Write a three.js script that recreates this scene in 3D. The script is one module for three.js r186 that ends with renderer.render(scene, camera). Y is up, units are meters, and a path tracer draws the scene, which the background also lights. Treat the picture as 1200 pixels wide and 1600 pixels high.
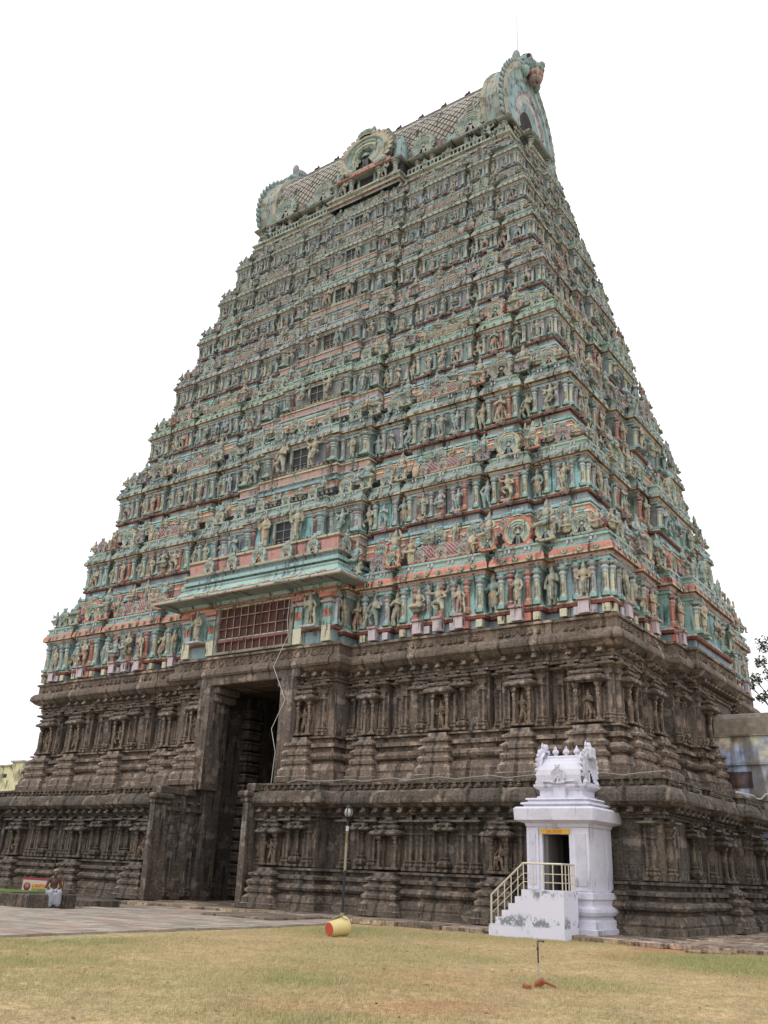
import * as THREE from 'three';
import { MarchingCubes } from 'three/addons/objects/MarchingCubes.js';
import { mergeGeometries, mergeVertices } from 'three/addons/utils/BufferGeometryUtils.js';

// ------------------------------------------------------------------ camera, sky, sun, exposure
const scene = new THREE.Scene();
const camera = new THREE.PerspectiveCamera(2 * Math.atan(800 / 1417.9) * 180 / Math.PI, 0.75, 0.1, 3000);
{
  const F = new THREE.Vector3(-0.54267, 0.36691, -0.75557), U = new THREE.Vector3(0.18115, 0.9295, 0.32126);
  camera.position.set(31.22462, 1.8, 43.90617);
  camera.up.copy(U);
  camera.lookAt(camera.position.clone().add(F));
}
const SKY_LOW = 1.15, SKY_HIGH = 1.55;
{
  const w = 128, h = 64, data = new Float32Array(w * h * 4);
  for (let j = 0; j < h; j++) for (let i = 0; i < w; i++) {
    const el = (j + 0.5) / h * Math.PI - Math.PI / 2, t = Math.max(0, Math.sin(el));
    const l = el < 0 ? 0.55 : SKY_LOW + (SKY_HIGH - SKY_LOW) * Math.pow(t, 0.8);
    const o = (j * w + i) * 4;
    data[o] = l * 0.985; data[o + 1] = l * 0.995; data[o + 2] = l * 1.02; data[o + 3] = 1;
  }
  const sky = new THREE.DataTexture(data, w, h, THREE.RGBAFormat, THREE.FloatType);
  sky.mapping = THREE.EquirectangularReflectionMapping;
  sky.minFilter = sky.magFilter = THREE.LinearFilter;
  sky.needsUpdate = true;
  scene.background = sky;
  scene.environment = sky;
}
const sun = new THREE.DirectionalLight(0xfff3e4, 0.7);
sun.position.set(-20, 90, 75);
sun.castShadow = true;
sun.shadow.radius = 40;
sun.shadow.mapSize.set(2048, 2048);
Object.assign(sun.shadow.camera, { left: -70, right: 70, top: 70, bottom: -70, near: 1, far: 260 });
scene.add(sun);
const renderer = new THREE.WebGLRenderer({ antialias: true });
renderer.toneMapping = THREE.LinearToneMapping;
renderer.toneMappingExposure = 1.0;
renderer.shadowMap.enabled = true;
renderer.setSize(768, 1024);

// ------------------------------------------------------------------ helpers
let seed = 1234567;
const rnd = () => { seed = (seed * 1664525 + 1013904223) >>> 0; return seed / 4294967296; };
const rr = (a, b) => a + (b - a) * rnd();
const pick = (a) => a[Math.floor(rnd() * a.length) % a.length];
const col = (h) => new THREE.Color(h);
const mixc = (a, b, t) => a.clone().lerp(b, t);
const V = (x, y, z) => new THREE.Vector3(x, y, z);
const PI = Math.PI;

function hash2(x, y, s) { let n = Math.imul(x, 374761393) ^ Math.imul(y, 668265263) ^ Math.imul(s, 2147483647 - 1640531527); n = Math.imul(n ^ (n >>> 13), 1274126177); return ((n ^ (n >>> 16)) >>> 0) / 4294967296; }
function pnoise(u, v, px, py, s) {            // periodic value noise, u in [0,px), v in [0,py)
  const x0 = Math.floor(u), y0 = Math.floor(v), fx = u - x0, fy = v - y0, sx = fx * fx * (3 - 2 * fx), sy = fy * fy * (3 - 2 * fy);
  const m = (a, n) => ((a % n) + n) % n, X0 = m(x0, px), X1 = m(x0 + 1, px), Y0 = m(y0, py), Y1 = m(y0 + 1, py);
  const a = hash2(X0, Y0, s), b = hash2(X1, Y0, s), c = hash2(X0, Y1, s), d = hash2(X1, Y1, s);
  return a + (b - a) * sx + (c - a) * sy + (a - b - c + d) * sx * sy;
}
function fbm(u, v, fx, fy, oct, s) { let t = 0, a = 0.5, n = 0; for (let o = 0; o < oct; o++) { t += a * pnoise(u * fx, v * fy, fx, fy, s + o * 17); n += a; a *= 0.5; fx *= 2; fy *= 2; } return t / n; }
const noise2 = (x, y, s) => { let t = 0, a = 0.5, n = 0; for (let o = 0; o < 3; o++) { t += a * pnoise(x + 500, y + 500, 100000, 100000, s + o * 31); n += a; a *= 0.5; x *= 2.03; y *= 2.03; } return t / n; };
const sstep = (a, b, x) => { const t = Math.min(1, Math.max(0, (x - a) / (b - a))); return t * t * (3 - 2 * t); };
function makeTex(size, fn, srgb = true) {
  const d = new Uint8Array(size * size * 4);
  for (let j = 0; j < size; j++) for (let i = 0; i < size; i++) {
    const c = fn((i + 0.5) / size, (j + 0.5) / size), o = (j * size + i) * 4;
    d[o] = Math.max(0, Math.min(255, c[0] * 255)); d[o + 1] = Math.max(0, Math.min(255, c[1] * 255)); d[o + 2] = Math.max(0, Math.min(255, c[2] * 255)); d[o + 3] = 255;
  }
  const t = new THREE.DataTexture(d, size, size, THREE.RGBAFormat);
  t.wrapS = t.wrapT = THREE.RepeatWrapping; t.magFilter = THREE.LinearFilter; t.minFilter = THREE.LinearMipmapLinearFilter;
  if (srgb) t.colorSpace = THREE.SRGBColorSpace;
  t.needsUpdate = true;
  return t;
}
const rep = (t, metres) => { const c = t.clone(); c.repeat.set(1 / metres, 1 / metres); c.needsUpdate = true; return c; };

// ------------------------------------------------------------------ materials
const grimeTex = makeTex(1024, (u, v) => {
  const streak = fbm(u, v, 48, 5, 3, 11), blot = fbm(u, v, 6, 6, 5, 41), fine = fbm(u, v, 90, 90, 2, 71);
  let k = 1.0 - 0.52 * sstep(0.5, 0.8, streak) * sstep(0.35, 0.62, blot) - 0.24 * sstep(0.52, 0.75, blot) - 0.22 * (fine - 0.35);
  const g = sstep(0.45, 0.75, fbm(u, v, 9, 7, 4, 101));
  k = Math.max(0.18, k);
  return [k * (0.99 - 0.02 * g), k * (1 - 0.01 * g), k * (1 - 0.03 * g)];
});
const paintBump = makeTex(512, (u, v) => { const k = 0.6 * fbm(u, v, 40, 40, 3, 5) + 0.4 * fbm(u, v, 10, 10, 3, 9); return [k, k, k]; }, false);
const stoneTex = makeTex(1024, (u, v) => {
  const streak = fbm(u, v, 40, 4, 4, 201), blot = fbm(u, v, 5, 5, 5, 231), fine = fbm(u, v, 110, 110, 3, 261), warm = fbm(u, v, 4, 3, 4, 291), lich = fbm(u, v, 14, 14, 4, 311);
  let k = 0.6 + 0.34 * (blot - 0.5) + 0.34 * (fine - 0.5) - 0.3 * sstep(0.46, 0.8, streak) * sstep(0.3, 0.65, blot);
  k += 0.24 * sstep(0.58, 0.74, lich);
  const w = sstep(0.35, 0.65, warm);
  k = Math.max(0.12, k);
  return [k * (0.98 + 0.04 * w), k * (0.96 + 0.0 * w), k * (0.935 - 0.045 * w)];
});
const stoneBump = makeTex(1024, (u, v) => { const k = 0.45 * fbm(u, v, 90, 90, 3, 321) + 0.35 * fbm(u, v, 24, 24, 3, 331) + 0.2 * fbm(u, v, 6, 6, 2, 341); return [k, k, k]; }, false);

const std = (o) => new THREE.MeshStandardMaterial({ roughness: 0.9, ...o });
const paint = std({ vertexColors: true, map: rep(grimeTex, 5.5), bumpMap: rep(paintBump, 2.6), bumpScale: 0.02, roughness: 0.82 });
const paintSmall = std({ vertexColors: true, map: rep(grimeTex, 2.4), bumpMap: rep(paintBump, 1.2), bumpScale: 0.01, roughness: 0.85 });
const stoneLow = std({ vertexColors: true, map: rep(stoneTex, 6), bumpMap: rep(stoneBump, 3), bumpScale: 0.05, roughness: 0.95 });
const paving = std({ vertexColors: true, map: rep(makeTex(512, (u, v) => { const k = 0.88 + 0.3 * (fbm(u, v, 14, 14, 4, 901) - 0.5) + 0.16 * (fbm(u, v, 90, 90, 2, 911) - 0.5); return [k, k * 0.99, k * 0.975]; }), 5), bumpMap: stoneLow.bumpMap, bumpScale: 0.02, roughness: 0.95 });
const paveDark = std({ vertexColors: true, color: new THREE.Color(1.5, 1.45, 1.4), map: stoneLow.map, bumpMap: stoneLow.bumpMap, bumpScale: 0.02, roughness: 0.95 });
const stoneFig = std({ color: col('#b5a493'), map: rep(stoneTex, 2), bumpMap: rep(stoneBump, 1.5), bumpScale: 0.02 });
const whiteWash = std({ vertexColors: true, map: rep(makeTex(512, (u, v) => {
  const streak = fbm(u, v, 30, 4, 3, 401), blot = fbm(u, v, 5, 5, 4, 411), f = fbm(u, v, 60, 60, 2, 421);
  const k = 0.97 - 0.22 * sstep(0.6, 0.85, streak) * sstep(0.4, 0.65, blot) - 0.06 * (f - 0.4) - 0.05 * sstep(0.45, 0.7, blot);
  return [k * 0.985, k * 0.985, k];
}), 3), bumpMap: rep(paintBump, 1), bumpScale: 0.006, roughness: 0.75 });
const steel = std({ color: col('#cfc8b4'), roughness: 0.4, metalness: 0.4 });
const darkMat = std({ color: col('#14110f'), roughness: 1 });
const glassDark = std({ color: col('#2a2730'), roughness: 0.5 });

// ------------------------------------------------------------------ geometry collector
const _a = V(), _b = V(), _n = V();
class G {
  constructor() { this.p = []; this.n = []; this.c = []; this.u = []; this.jit = 0.07; }
  tri(a, b, c, k, kk = 1) {
    _a.subVectors(b, a); _b.subVectors(c, a); _n.crossVectors(_a, _b).normalize();
    const ax = Math.abs(_n.x), ay = Math.abs(_n.y), az = Math.abs(_n.z);
    for (const q of [a, b, c]) {
      this.p.push(q.x, q.y, q.z); this.n.push(_n.x, _n.y, _n.z); this.c.push(k.r * kk, k.g * kk, k.b * kk);
      if (ay > 0.72) this.u.push(q.x, q.z); else if (ax > az) this.u.push(q.z + 3.1, q.y); else this.u.push(q.x, q.y);
    }
  }
  quad(a, b, c, d, k, kk) { if (kk === undefined) kk = 1 + (rnd() - 0.5) * 2 * this.jit; this.tri(a, b, c, k, kk); this.tri(a, c, d, k, kk); }
  box(x0, x1, y0, y1, z0, z1, k, ch = 0) {
    const kk = 1 + (rnd() - 0.5) * 2 * this.jit, q = (a, b, c, d) => this.quad(a, b, c, d, k, kk);
    if (!ch) {
      q(V(x0, y0, z1), V(x1, y0, z1), V(x1, y1, z1), V(x0, y1, z1)); q(V(x1, y0, z0), V(x0, y0, z0), V(x0, y1, z0), V(x1, y1, z0));
      q(V(x1, y0, z1), V(x1, y0, z0), V(x1, y1, z0), V(x1, y1, z1)); q(V(x0, y0, z0), V(x0, y0, z1), V(x0, y1, z1), V(x0, y1, z0));
      q(V(x0, y1, z1), V(x1, y1, z1), V(x1, y1, z0), V(x0, y1, z0)); q(V(x0, y0, z0), V(x1, y0, z0), V(x1, y0, z1), V(x0, y0, z1));
    } else {   // chamfered: a rounded-off slab swept round its own plan
      this.sweep([[x0 + ch, z1 - ch], [x1 - ch, z1 - ch], [x1 - ch, z0 + ch], [x0 + ch, z0 + ch]], [[0, y0, k], [ch, y0 + ch, k], [ch, y1 - ch, k], [0, y1, k]], true);
      q(V(x0 + ch, y1, z1 - ch), V(x1 - ch, y1, z1 - ch), V(x1 - ch, y1, z0 + ch), V(x0 + ch, y1, z0 + ch));
      q(V(x0 + ch, y0, z0 + ch), V(x1 - ch, y0, z0 + ch), V(x1 - ch, y0, z1 - ch), V(x0 + ch, y0, z1 - ch));
    }
    return this;
  }
  // sweep a profile [[offset, y, colour | (edgeIndex) => colour]] round a plan path [[x, z]]
  sweep(path, prof, closed = true) {
    const n = path.length, E = closed ? n : n - 1, nrm = [];
    for (let i = 0; i < E; i++) { const a = path[i], b = path[(i + 1) % n], dx = b[0] - a[0], dz = b[1] - a[1], l = Math.hypot(dx, dz) || 1; nrm.push([-dz / l, dx / l]); }
    const mit = path.map((_, i) => {
      const e1 = closed ? nrm[(i - 1 + E) % E] : nrm[Math.max(0, i - 1)], e2 = closed ? nrm[i] : nrm[Math.min(E - 1, i)], d = 1 + e1[0] * e2[0] + e1[1] * e2[1];
      return d < 0.05 ? e2 : [(e1[0] + e2[0]) / d, (e1[1] + e2[1]) / d];
    });
    for (let i = 0; i < E; i++) {
      const j = (i + 1) % n, A = path[i], B = path[j], ma = mit[i], mb = mit[j];
      for (let s = 0; s < prof.length - 1; s++) {
        const [o0, y0, k0] = prof[s], [o1, y1] = prof[s + 1];
        if (!k0) continue;
        const k = typeof k0 === 'function' ? k0(i) : k0;
        this.quad(V(A[0] + ma[0] * o0, y0, A[1] + ma[1] * o0), V(B[0] + mb[0] * o0, y0, B[1] + mb[1] * o0), V(B[0] + mb[0] * o1, y1, B[1] + mb[1] * o1), V(A[0] + ma[0] * o1, y1, A[1] + ma[1] * o1), k);
      }
    }
    return this;
  }
  cap(path, y, k) {   // flat lid for a roughly rectangular plan
    const sh = THREE.ShapeUtils.triangulateShape(path.map((p) => new THREE.Vector2(p[0], -p[1])), []);
    for (const [a, b, c] of sh) this.tri(V(path[a][0], y, path[a][1]), V(path[b][0], y, path[b][1]), V(path[c][0], y, path[c][1]), k);
    return this;
  }
  lathe(x, y, z, prof, seg, sx = 1, sz = 1) {   // prof [[r, y, colour]]
    for (let s = 0; s < prof.length - 1; s++) {
      const [r0, y0, k] = prof[s], [r1, y1] = prof[s + 1];
      for (let i = 0; i < seg; i++) {
        const a = i / seg * 2 * PI, b = (i + 1) / seg * 2 * PI, P = (r, t, h) => V(x + Math.sin(t) * r * sx, y + h, z + Math.cos(t) * r * sz);
        if (r0 < 1e-5) this.tri(P(0, 0, y0), P(r1, b, y1), P(r1, a, y1), k, 1);
        else if (r1 < 1e-5) this.tri(P(r0, a, y0), P(r0, b, y0), P(0, 0, y1), k, 1);
        else this.quad(P(r0, a, y0), P(r0, b, y0), P(r1, b, y1), P(r1, a, y1), k, 1);
      }
    }
    return this;
  }
  bar(a, b, r, k, seg = 6, r2 = r) {
    const d = b.clone().sub(a), L = d.length(); d.normalize();
    const s = Math.abs(d.y) > 0.9 ? V(1, 0, 0) : V(0, 1, 0), e1 = V().crossVectors(d, s).normalize(), e2 = V().crossVectors(d, e1);
    const P = (o, t, q) => o.clone().addScaledVector(e1, Math.cos(t) * q).addScaledVector(e2, Math.sin(t) * q);
    for (let i = 0; i < seg; i++) { const t0 = i / seg * 2 * PI, t1 = (i + 1) / seg * 2 * PI; this.quad(P(a, t0, r), P(b, t0, r2), P(b, t1, r2), P(a, t1, r), k, 1); this.tri(a, P(a, t0, r), P(a, t1, r), k, 1); this.tri(b, P(b, t1, r2), P(b, t0, r2), k, 1); }
    return this;
  }
  add(geo, m, k) {
    const g = (geo.index ? geo.toNonIndexed() : geo.clone()); if (m) g.applyMatrix4(m);
    const p = g.attributes.position.array, n = g.attributes.normal.array, c = g.attributes.color?.array;
    for (let i = 0; i < p.length; i += 3) {
      this.p.push(p[i], p[i + 1], p[i + 2]); this.n.push(n[i], n[i + 1], n[i + 2]);
      if (c) this.c.push(c[i] * (k ? k.r : 1), c[i + 1] * (k ? k.g : 1), c[i + 2] * (k ? k.b : 1)); else this.c.push(k.r, k.g, k.b);
      if (Math.abs(n[i + 1]) > 0.72) this.u.push(p[i], p[i + 2]); else if (Math.abs(n[i]) > Math.abs(n[i + 2])) this.u.push(p[i + 2] + 3.1, p[i + 1]); else this.u.push(p[i], p[i + 1]);
    }
    return this;
  }
  geo() {
    const g = new THREE.BufferGeometry();
    g.setAttribute('position', new THREE.Float32BufferAttribute(this.p, 3)); g.setAttribute('normal', new THREE.Float32BufferAttribute(this.n, 3));
    g.setAttribute('color', new THREE.Float32BufferAttribute(this.c, 3)); g.setAttribute('uv', new THREE.Float32BufferAttribute(this.u, 2));
    return g;
  }
  build(name, mat, parent) { return meshOf(name, this.geo(), mat, parent); }
}
const used = {};
function numbered(name) { const n = used[name] = (used[name] ?? -1) + 1; return n ? name + '_' + String(n).padStart(3, '0') : name; }
function meshOf(name, geo, mat, parent) { const m = new THREE.Mesh(geo, mat); m.name = numbered(name); m.castShadow = m.receiveShadow = true; if (parent) parent.add(m); return m; }
function part(name, parent) { const g = new THREE.Group(); g.name = numbered(name); parent.add(g); return g; }
function thing(name, label, category, pos = [0, 0, 0], group) { const g = new THREE.Group(); g.name = numbered(name); g.position.set(...pos); scene.add(g); g.userData = { label, category }; if (group) g.userData.group = group; return g; }
function tag(o, label, category, group) { o.userData = { label, category }; if (group) o.userData.group = group; return o; }
function struct(o) { o.userData.kind = 'structure'; scene.add(o); return o; }
function put(name, geo, mat, parent, x, y, z, ry = 0, s = 1, sy, sz) { const m = meshOf(name, geo, mat, parent); m.position.set(x, y, z); m.rotation.y = ry; m.scale.set(s, sy ?? s, sz ?? s); return m; }
const XF = (x, y, z, ry = 0, s = 1, sy, sz, rx = 0, rz = 0) => new THREE.Matrix4().compose(V(x, y, z), new THREE.Quaternion().setFromEuler(new THREE.Euler(rx, ry, rz, 'YXZ')), V(s, sy ?? s, sz ?? s));

// ------------------------------------------------------------------ figures (smooth-joined tapered bones, meshed as one skin)
function figureMesh(bones, res, size, cy, blend = 0.02, cx = 0, cz = 0) {
  const mc = new MarchingCubes(res, new THREE.MeshStandardMaterial(), false, false, 120000);
  mc.isolation = 0;
  const half = res / 2, F = mc.field;
  const B = bones.map((b) => { const dx = b[3] - b[0], dy = b[4] - b[1], dz = b[5] - b[2]; return [...b, dx, dy, dz, dx * dx + dy * dy + dz * dz || 1e-9]; });
  const dist = (b, x, y, z) => { const px = x - b[0], py = y - b[1], pz = z - b[2]; let t = (px * b[9] + py * b[10] + pz * b[11]) / b[12]; t = t < 0 ? 0 : t > 1 ? 1 : t; return Math.hypot(px - t * b[9], py - t * b[10], pz - t * b[11]) - (b[6] + (b[7] - b[6]) * t); };
  for (let k = 0; k < res; k++) for (let j = 0; j < res; j++) for (let i = 0; i < res; i++) {
    const x = (i - half) / half * size + cx, y = (j - half) / half * size + cy, z = (k - half) / half * size + cz;
    let d = 1e3;
    for (const b of B) { const e = dist(b, x, y, z), h = Math.max(blend - Math.abs(d - e), 0) / blend; d = Math.min(d, e) - h * h * blend * 0.25; }
    F[i + j * res + k * res * res] = -d;
  }
  mc.update();
  const n = mc.count, pos = new Float32Array(n * 3), nor = new Float32Array(n * 3), id = new Uint8Array(n);
  for (let i = 0; i < n; i++) {
    const x = mc.positionArray[i * 3] * size + cx, y = mc.positionArray[i * 3 + 1] * size + cy, z = mc.positionArray[i * 3 + 2] * size + cz;
    pos[i * 3] = x; pos[i * 3 + 1] = y; pos[i * 3 + 2] = z;
    let bd = 1e9;
    B.forEach((b) => { const e = dist(b, x, y, z); if (e < bd) { bd = e; id[i] = b[8]; } });
    const e = 0.004, f = (x, y, z) => { let d = 1e3; for (const b of B) { const q = dist(b, x, y, z), h = Math.max(blend - Math.abs(d - q), 0) / blend; d = Math.min(d, q) - h * h * blend * 0.25; } return d; };
    const d0 = f(x, y, z); let nx = f(x + e, y, z) - d0, ny = f(x, y + e, z) - d0, nz = f(x, y, z + e) - d0; const l = Math.hypot(nx, ny, nz) || 1;
    nor[i * 3] = nx / l; nor[i * 3 + 1] = ny / l; nor[i * 3 + 2] = nz / l;
  }
  return { pos, nor, id, n };
}
function figureGeo(f, cols) {
  const c = new Float32Array(f.n * 3), u = new Float32Array(f.n * 2);
  for (let i = 0; i < f.n; i++) { const k = cols[f.id[i]]; c[i * 3] = k.r; c[i * 3 + 1] = k.g; c[i * 3 + 2] = k.b; u[i * 2] = f.pos[i * 3] + f.pos[i * 3 + 2]; u[i * 2 + 1] = f.pos[i * 3 + 1]; }
  const g = new THREE.BufferGeometry();
  g.setAttribute('position', new THREE.Float32BufferAttribute(f.pos, 3)); g.setAttribute('normal', new THREE.Float32BufferAttribute(f.nor, 3));
  g.setAttribute('color', new THREE.Float32BufferAttribute(c, 3)); g.setAttribute('uv', new THREE.Float32BufferAttribute(u, 2));
  return mergeVertices(g, 1e-4);
}
// colour slots: 0 skin, 1 garment, 2 crown and jewels, 3 sash
function torso(hx, hy, lean = 0, lift = 0) {
  const s = 0.79 + lift, sh = 0.135;
  return { S: [[-sh + lean, s, 0], [sh + lean, s, 0]], H: [[hx - 0.07, hy, 0], [hx + 0.07, hy, 0]],
    b: [[hx, hy, 0, hx, hy + 0.05, 0, 0.1, 0.095, 1], [hx, hy + 0.07, 0.005, lean * 0.6, hy + 0.16, 0.01, 0.078, 0.085, 0], [lean * 0.8, s - 0.09, 0.01, lean, s - 0.03, 0, 0.105, 0.1, 0],
      [-0.09 + lean, s, 0, 0.09 + lean, s, 0, 0.055, 0.055, 2], [lean, s + 0.02, 0, lean, s + 0.07, 0.005, 0.042, 0.04, 0], [lean, s + 0.1, 0.012, lean, s + 0.135, 0.018, 0.058, 0.06, 0],
      [lean, s + 0.17, 0, lean, s + 0.24, -0.005, 0.062, 0.045, 2], [lean, s + 0.24, -0.005, lean, s + 0.31, -0.005, 0.036, 0.014, 2], [hx - 0.1, hy + 0.045, 0.02, hx + 0.1, hy + 0.045, 0.02, 0.05, 0.05, 2],
      [lean - 0.06, s + 0.1, 0, lean - 0.065, s + 0.05, 0, 0.02, 0.026, 2], [lean + 0.06, s + 0.1, 0, lean + 0.065, s + 0.05, 0, 0.02, 0.026, 2], [lean - 0.012, s + 0.1, 0.07, lean + 0.012, s + 0.1, 0.07, 0.016, 0.016, 0]] };
}
const limb = (p, c0, c1, r0, r1, r2, cl2 = c0) => [[...p[0], ...p[1], r0, r1, c0], [...p[1], ...p[2], r1, r2, cl2], [...p[2], p[2][0] + (p[2][0] - p[1][0]) * 0.28, p[2][1] + (p[2][1] - p[1][1]) * 0.28, p[2][2] + (p[2][2] - p[1][2]) * 0.28, r2 * 1.1, r2 * 0.8, c1]];
function legs(t, k1, f1, k2, f2) {
  const L = [];
  for (const [h, k, f] of [[t.H[0], k1, f1], [t.H[1], k2, f2]]) L.push([...h, ...k, 0.085, 0.06, 1], [...k, ...f, 0.056, 0.036, 0], [...f, f[0] + (f[0] > h[0] ? 0.02 : -0.02) * 0, f[1] - 0.01, f[2] + 0.09, 0.034, 0.026, 0], [f[0], f[1] + 0.03, f[2], f[0], f[1] + 0.045, f[2], 0.048, 0.048, 2]);
  return L;
}
const arm = (s, e, h) => limb([s, e, h], 0, 0, 0.044, 0.037, 0.028);
const base = (r = 0.2) => [[-r * 0.6, 0.0, 0, r * 0.6, 0.0, 0, 0.05, 0.05, 3]];
const POSES = [];
{ let t;
  t = torso(0, 0.5); POSES.push([...t.b, ...legs(t, [-0.08, 0.27, 0.02], [-0.085, 0.05, 0], [0.08, 0.27, 0.02], [0.085, 0.05, 0]), ...arm(t.S[0], [-0.2, 0.63, 0.02], [-0.13, 0.66, 0.14]), ...arm(t.S[1], [0.2, 0.63, 0.02], [0.17, 0.5, 0.08]), [0, 0.46, 0.08, 0, 0.2, 0.06, 0.035, 0.03, 3]]);
  t = torso(0.05, 0.5, -0.02); POSES.push([...t.b, ...legs(t, [-0.06, 0.27, 0.06], [-0.12, 0.05, 0.02], [0.11, 0.27, 0.0], [0.09, 0.05, 0]), ...arm(t.S[0], [-0.24, 0.68, 0.0], [-0.24, 0.84, 0.06]), ...arm(t.S[1], [0.22, 0.62, 0.02], [0.15, 0.49, 0.06]), [-0.24, 0.95, 0.06, -0.24, 0.85, 0.06, 0.03, 0.03, 2]]);
  t = torso(0, 0.5); POSES.push([...t.b, ...legs(t, [-0.08, 0.27, 0.02], [-0.09, 0.05, 0], [0.08, 0.27, 0.02], [0.09, 0.05, 0]), ...arm(t.S[0], [-0.23, 0.66, 0.04], [-0.2, 0.8, 0.1]), ...arm(t.S[1], [0.23, 0.66, 0.04], [0.2, 0.8, 0.1]), ...arm([-0.12, 0.75, -0.01], [-0.2, 0.6, 0.03], [-0.12, 0.55, 0.12]), ...arm([0.12, 0.75, -0.01], [0.2, 0.6, 0.03], [0.12, 0.55, 0.12]), [0, 0.46, 0.08, 0, 0.16, 0.06, 0.04, 0.03, 3]]);
  t = torso(-0.03, 0.5, 0.03); POSES.push([...t.b, ...legs(t, [-0.15, 0.3, 0.1], [-0.08, 0.08, 0.04], [0.07, 0.27, 0.0], [0.1, 0.05, 0]), ...arm(t.S[0], [-0.22, 0.64, 0.03], [-0.2, 0.5, 0.1]), ...arm(t.S[1], [0.26, 0.72, 0.02], [0.22, 0.88, 0.05]), [-0.22, 0.52, 0.1, -0.26, 0.04, 0.1, 0.026, 0.05, 3], ...arm([0.12, 0.75, 0], [0.2, 0.62, 0.05], [0.08, 0.62, 0.14])]);
  t = torso(0, 0.5); POSES.push([...t.b, ...legs(t, [-0.13, 0.3, 0.1], [-0.16, 0.05, 0.02], [0.13, 0.3, 0.1], [0.16, 0.05, 0.02]), ...arm(t.S[0], [-0.26, 0.82, 0.02], [-0.2, 0.98, 0.04]), ...arm(t.S[1], [0.26, 0.82, 0.02], [0.2, 0.98, 0.04])]);
  t = torso(0, 0.5); t.H = [[-0.08, 0.48, 0.02], [0.08, 0.48, 0.02]]; POSES.push([...t.b, [-0.08, 0.48, 0.02, -0.24, 0.43, 0.16, 0.085, 0.065, 1], [-0.24, 0.43, 0.16, 0.02, 0.4, 0.2, 0.06, 0.04, 0], [0.08, 0.48, 0.02, 0.24, 0.43, 0.16, 0.085, 0.065, 1], [0.24, 0.43, 0.16, -0.02, 0.42, 0.24, 0.06, 0.04, 0], ...arm(t.S[0], [-0.22, 0.65, 0.03], [-0.16, 0.55, 0.14]), ...arm(t.S[1], [0.23, 0.67, 0.03], [0.19, 0.8, 0.1]), [-0.2, 0.36, 0.06, 0.2, 0.36, 0.06, 0.07, 0.07, 3], [-0.14, 0.3, 0.06, 0.14, 0.3, 0.06, 0.06, 0.06, 3]]);
  t = torso(0, 0.5); POSES.push([...t.b, [-0.07, 0.49, 0.02, -0.2, 0.5, 0.2, 0.085, 0.062, 1], [-0.2, 0.5, 0.2, -0.2, 0.26, 0.2, 0.056, 0.036, 0], [-0.2, 0.25, 0.2, -0.22, 0.24, 0.29, 0.034, 0.028, 0], [0.07, 0.49, 0.02, 0.23, 0.46, 0.14, 0.085, 0.062, 1], [0.23, 0.46, 0.14, 0.0, 0.44, 0.22, 0.056, 0.036, 0], ...arm(t.S[0], [-0.23, 0.64, 0.05], [-0.2, 0.54, 0.18]), ...arm(t.S[1], [0.24, 0.68, 0.02], [0.2, 0.83, 0.08]), [-0.18, 0.38, 0.03, 0.18, 0.38, 0.03, 0.08, 0.08, 3], [-0.12, 0.28, 0.03, 0.12, 0.28, 0.03, 0.07, 0.07, 3]]);
  t = torso(-0.02, 0.42, -0.02, -0.06); POSES.push([...t.b, [-0.09, 0.42, 0.02, -0.2, 0.36, 0.2, 0.085, 0.062, 1], [-0.2, 0.36, 0.2, -0.18, 0.06, 0.1, 0.056, 0.036, 0], [-0.18, 0.05, 0.1, -0.19, 0.04, 0.2, 0.034, 0.028, 0], [0.05, 0.42, 0.02, 0.14, 0.2, 0.14, 0.085, 0.062, 1], [0.14, 0.2, 0.14, 0.22, 0.06, -0.06, 0.056, 0.036, 0], ...arm(t.S[0], [-0.28, 0.76, 0.02], [-0.26, 0.92, 0.02]), ...arm(t.S[1], [0.27, 0.76, 0.02], [0.25, 0.92, 0.02])]);
  t = torso(0.02, 0.5, -0.03); POSES.push([...t.b, [-0.05, 0.5, 0, -0.22, 0.42, 0.14, 0.085, 0.06, 1], [-0.22, 0.42, 0.14, -0.06, 0.24, 0.16, 0.056, 0.036, 0], [-0.06, 0.23, 0.16, 0.0, 0.2, 0.22, 0.034, 0.026, 0], [0.09, 0.5, 0, 0.14, 0.27, 0.06, 0.085, 0.06, 1], [0.14, 0.27, 0.06, 0.06, 0.05, 0, 0.056, 0.036, 0], [0.06, 0.04, 0, 0.1, 0.03, 0.08, 0.034, 0.028, 0], ...arm(t.S[0], [-0.28, 0.78, 0.02], [-0.34, 0.92, 0.04]), ...arm(t.S[1], [0.24, 0.66, 0.04], [0.12, 0.6, 0.14]), ...arm([0.12, 0.77, -0.01], [0.27, 0.82, 0], [0.33, 0.95, 0.02])]);
  t = torso(0, 0.5); POSES.push([...t.b, ...legs(t, [-0.07, 0.27, 0.03], [-0.06, 0.05, 0], [0.1, 0.28, 0.07], [0.05, 0.06, 0.06]), ...arm(t.S[0], [-0.17, 0.66, 0.08], [-0.04, 0.7, 0.15]), ...arm(t.S[1], [0.17, 0.66, 0.08], [0.04, 0.7, 0.15]), [-0.16, 0.42, -0.02, -0.2, 0.1, -0.02, 0.03, 0.05, 3], [0.16, 0.42, -0.02, 0.2, 0.1, -0.02, 0.03, 0.05, 3]]);
}
const FIGLO = POSES.map((b) => figureMesh(b, 26, 0.68, 0.56));
const FIG = POSES.map((b) => figureMesh(b, 44, 0.66, 0.56));
const STAND = [0, 1, 2, 3, 8, 9], SEAT = [5, 6], LIFT = [4, 7];

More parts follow.
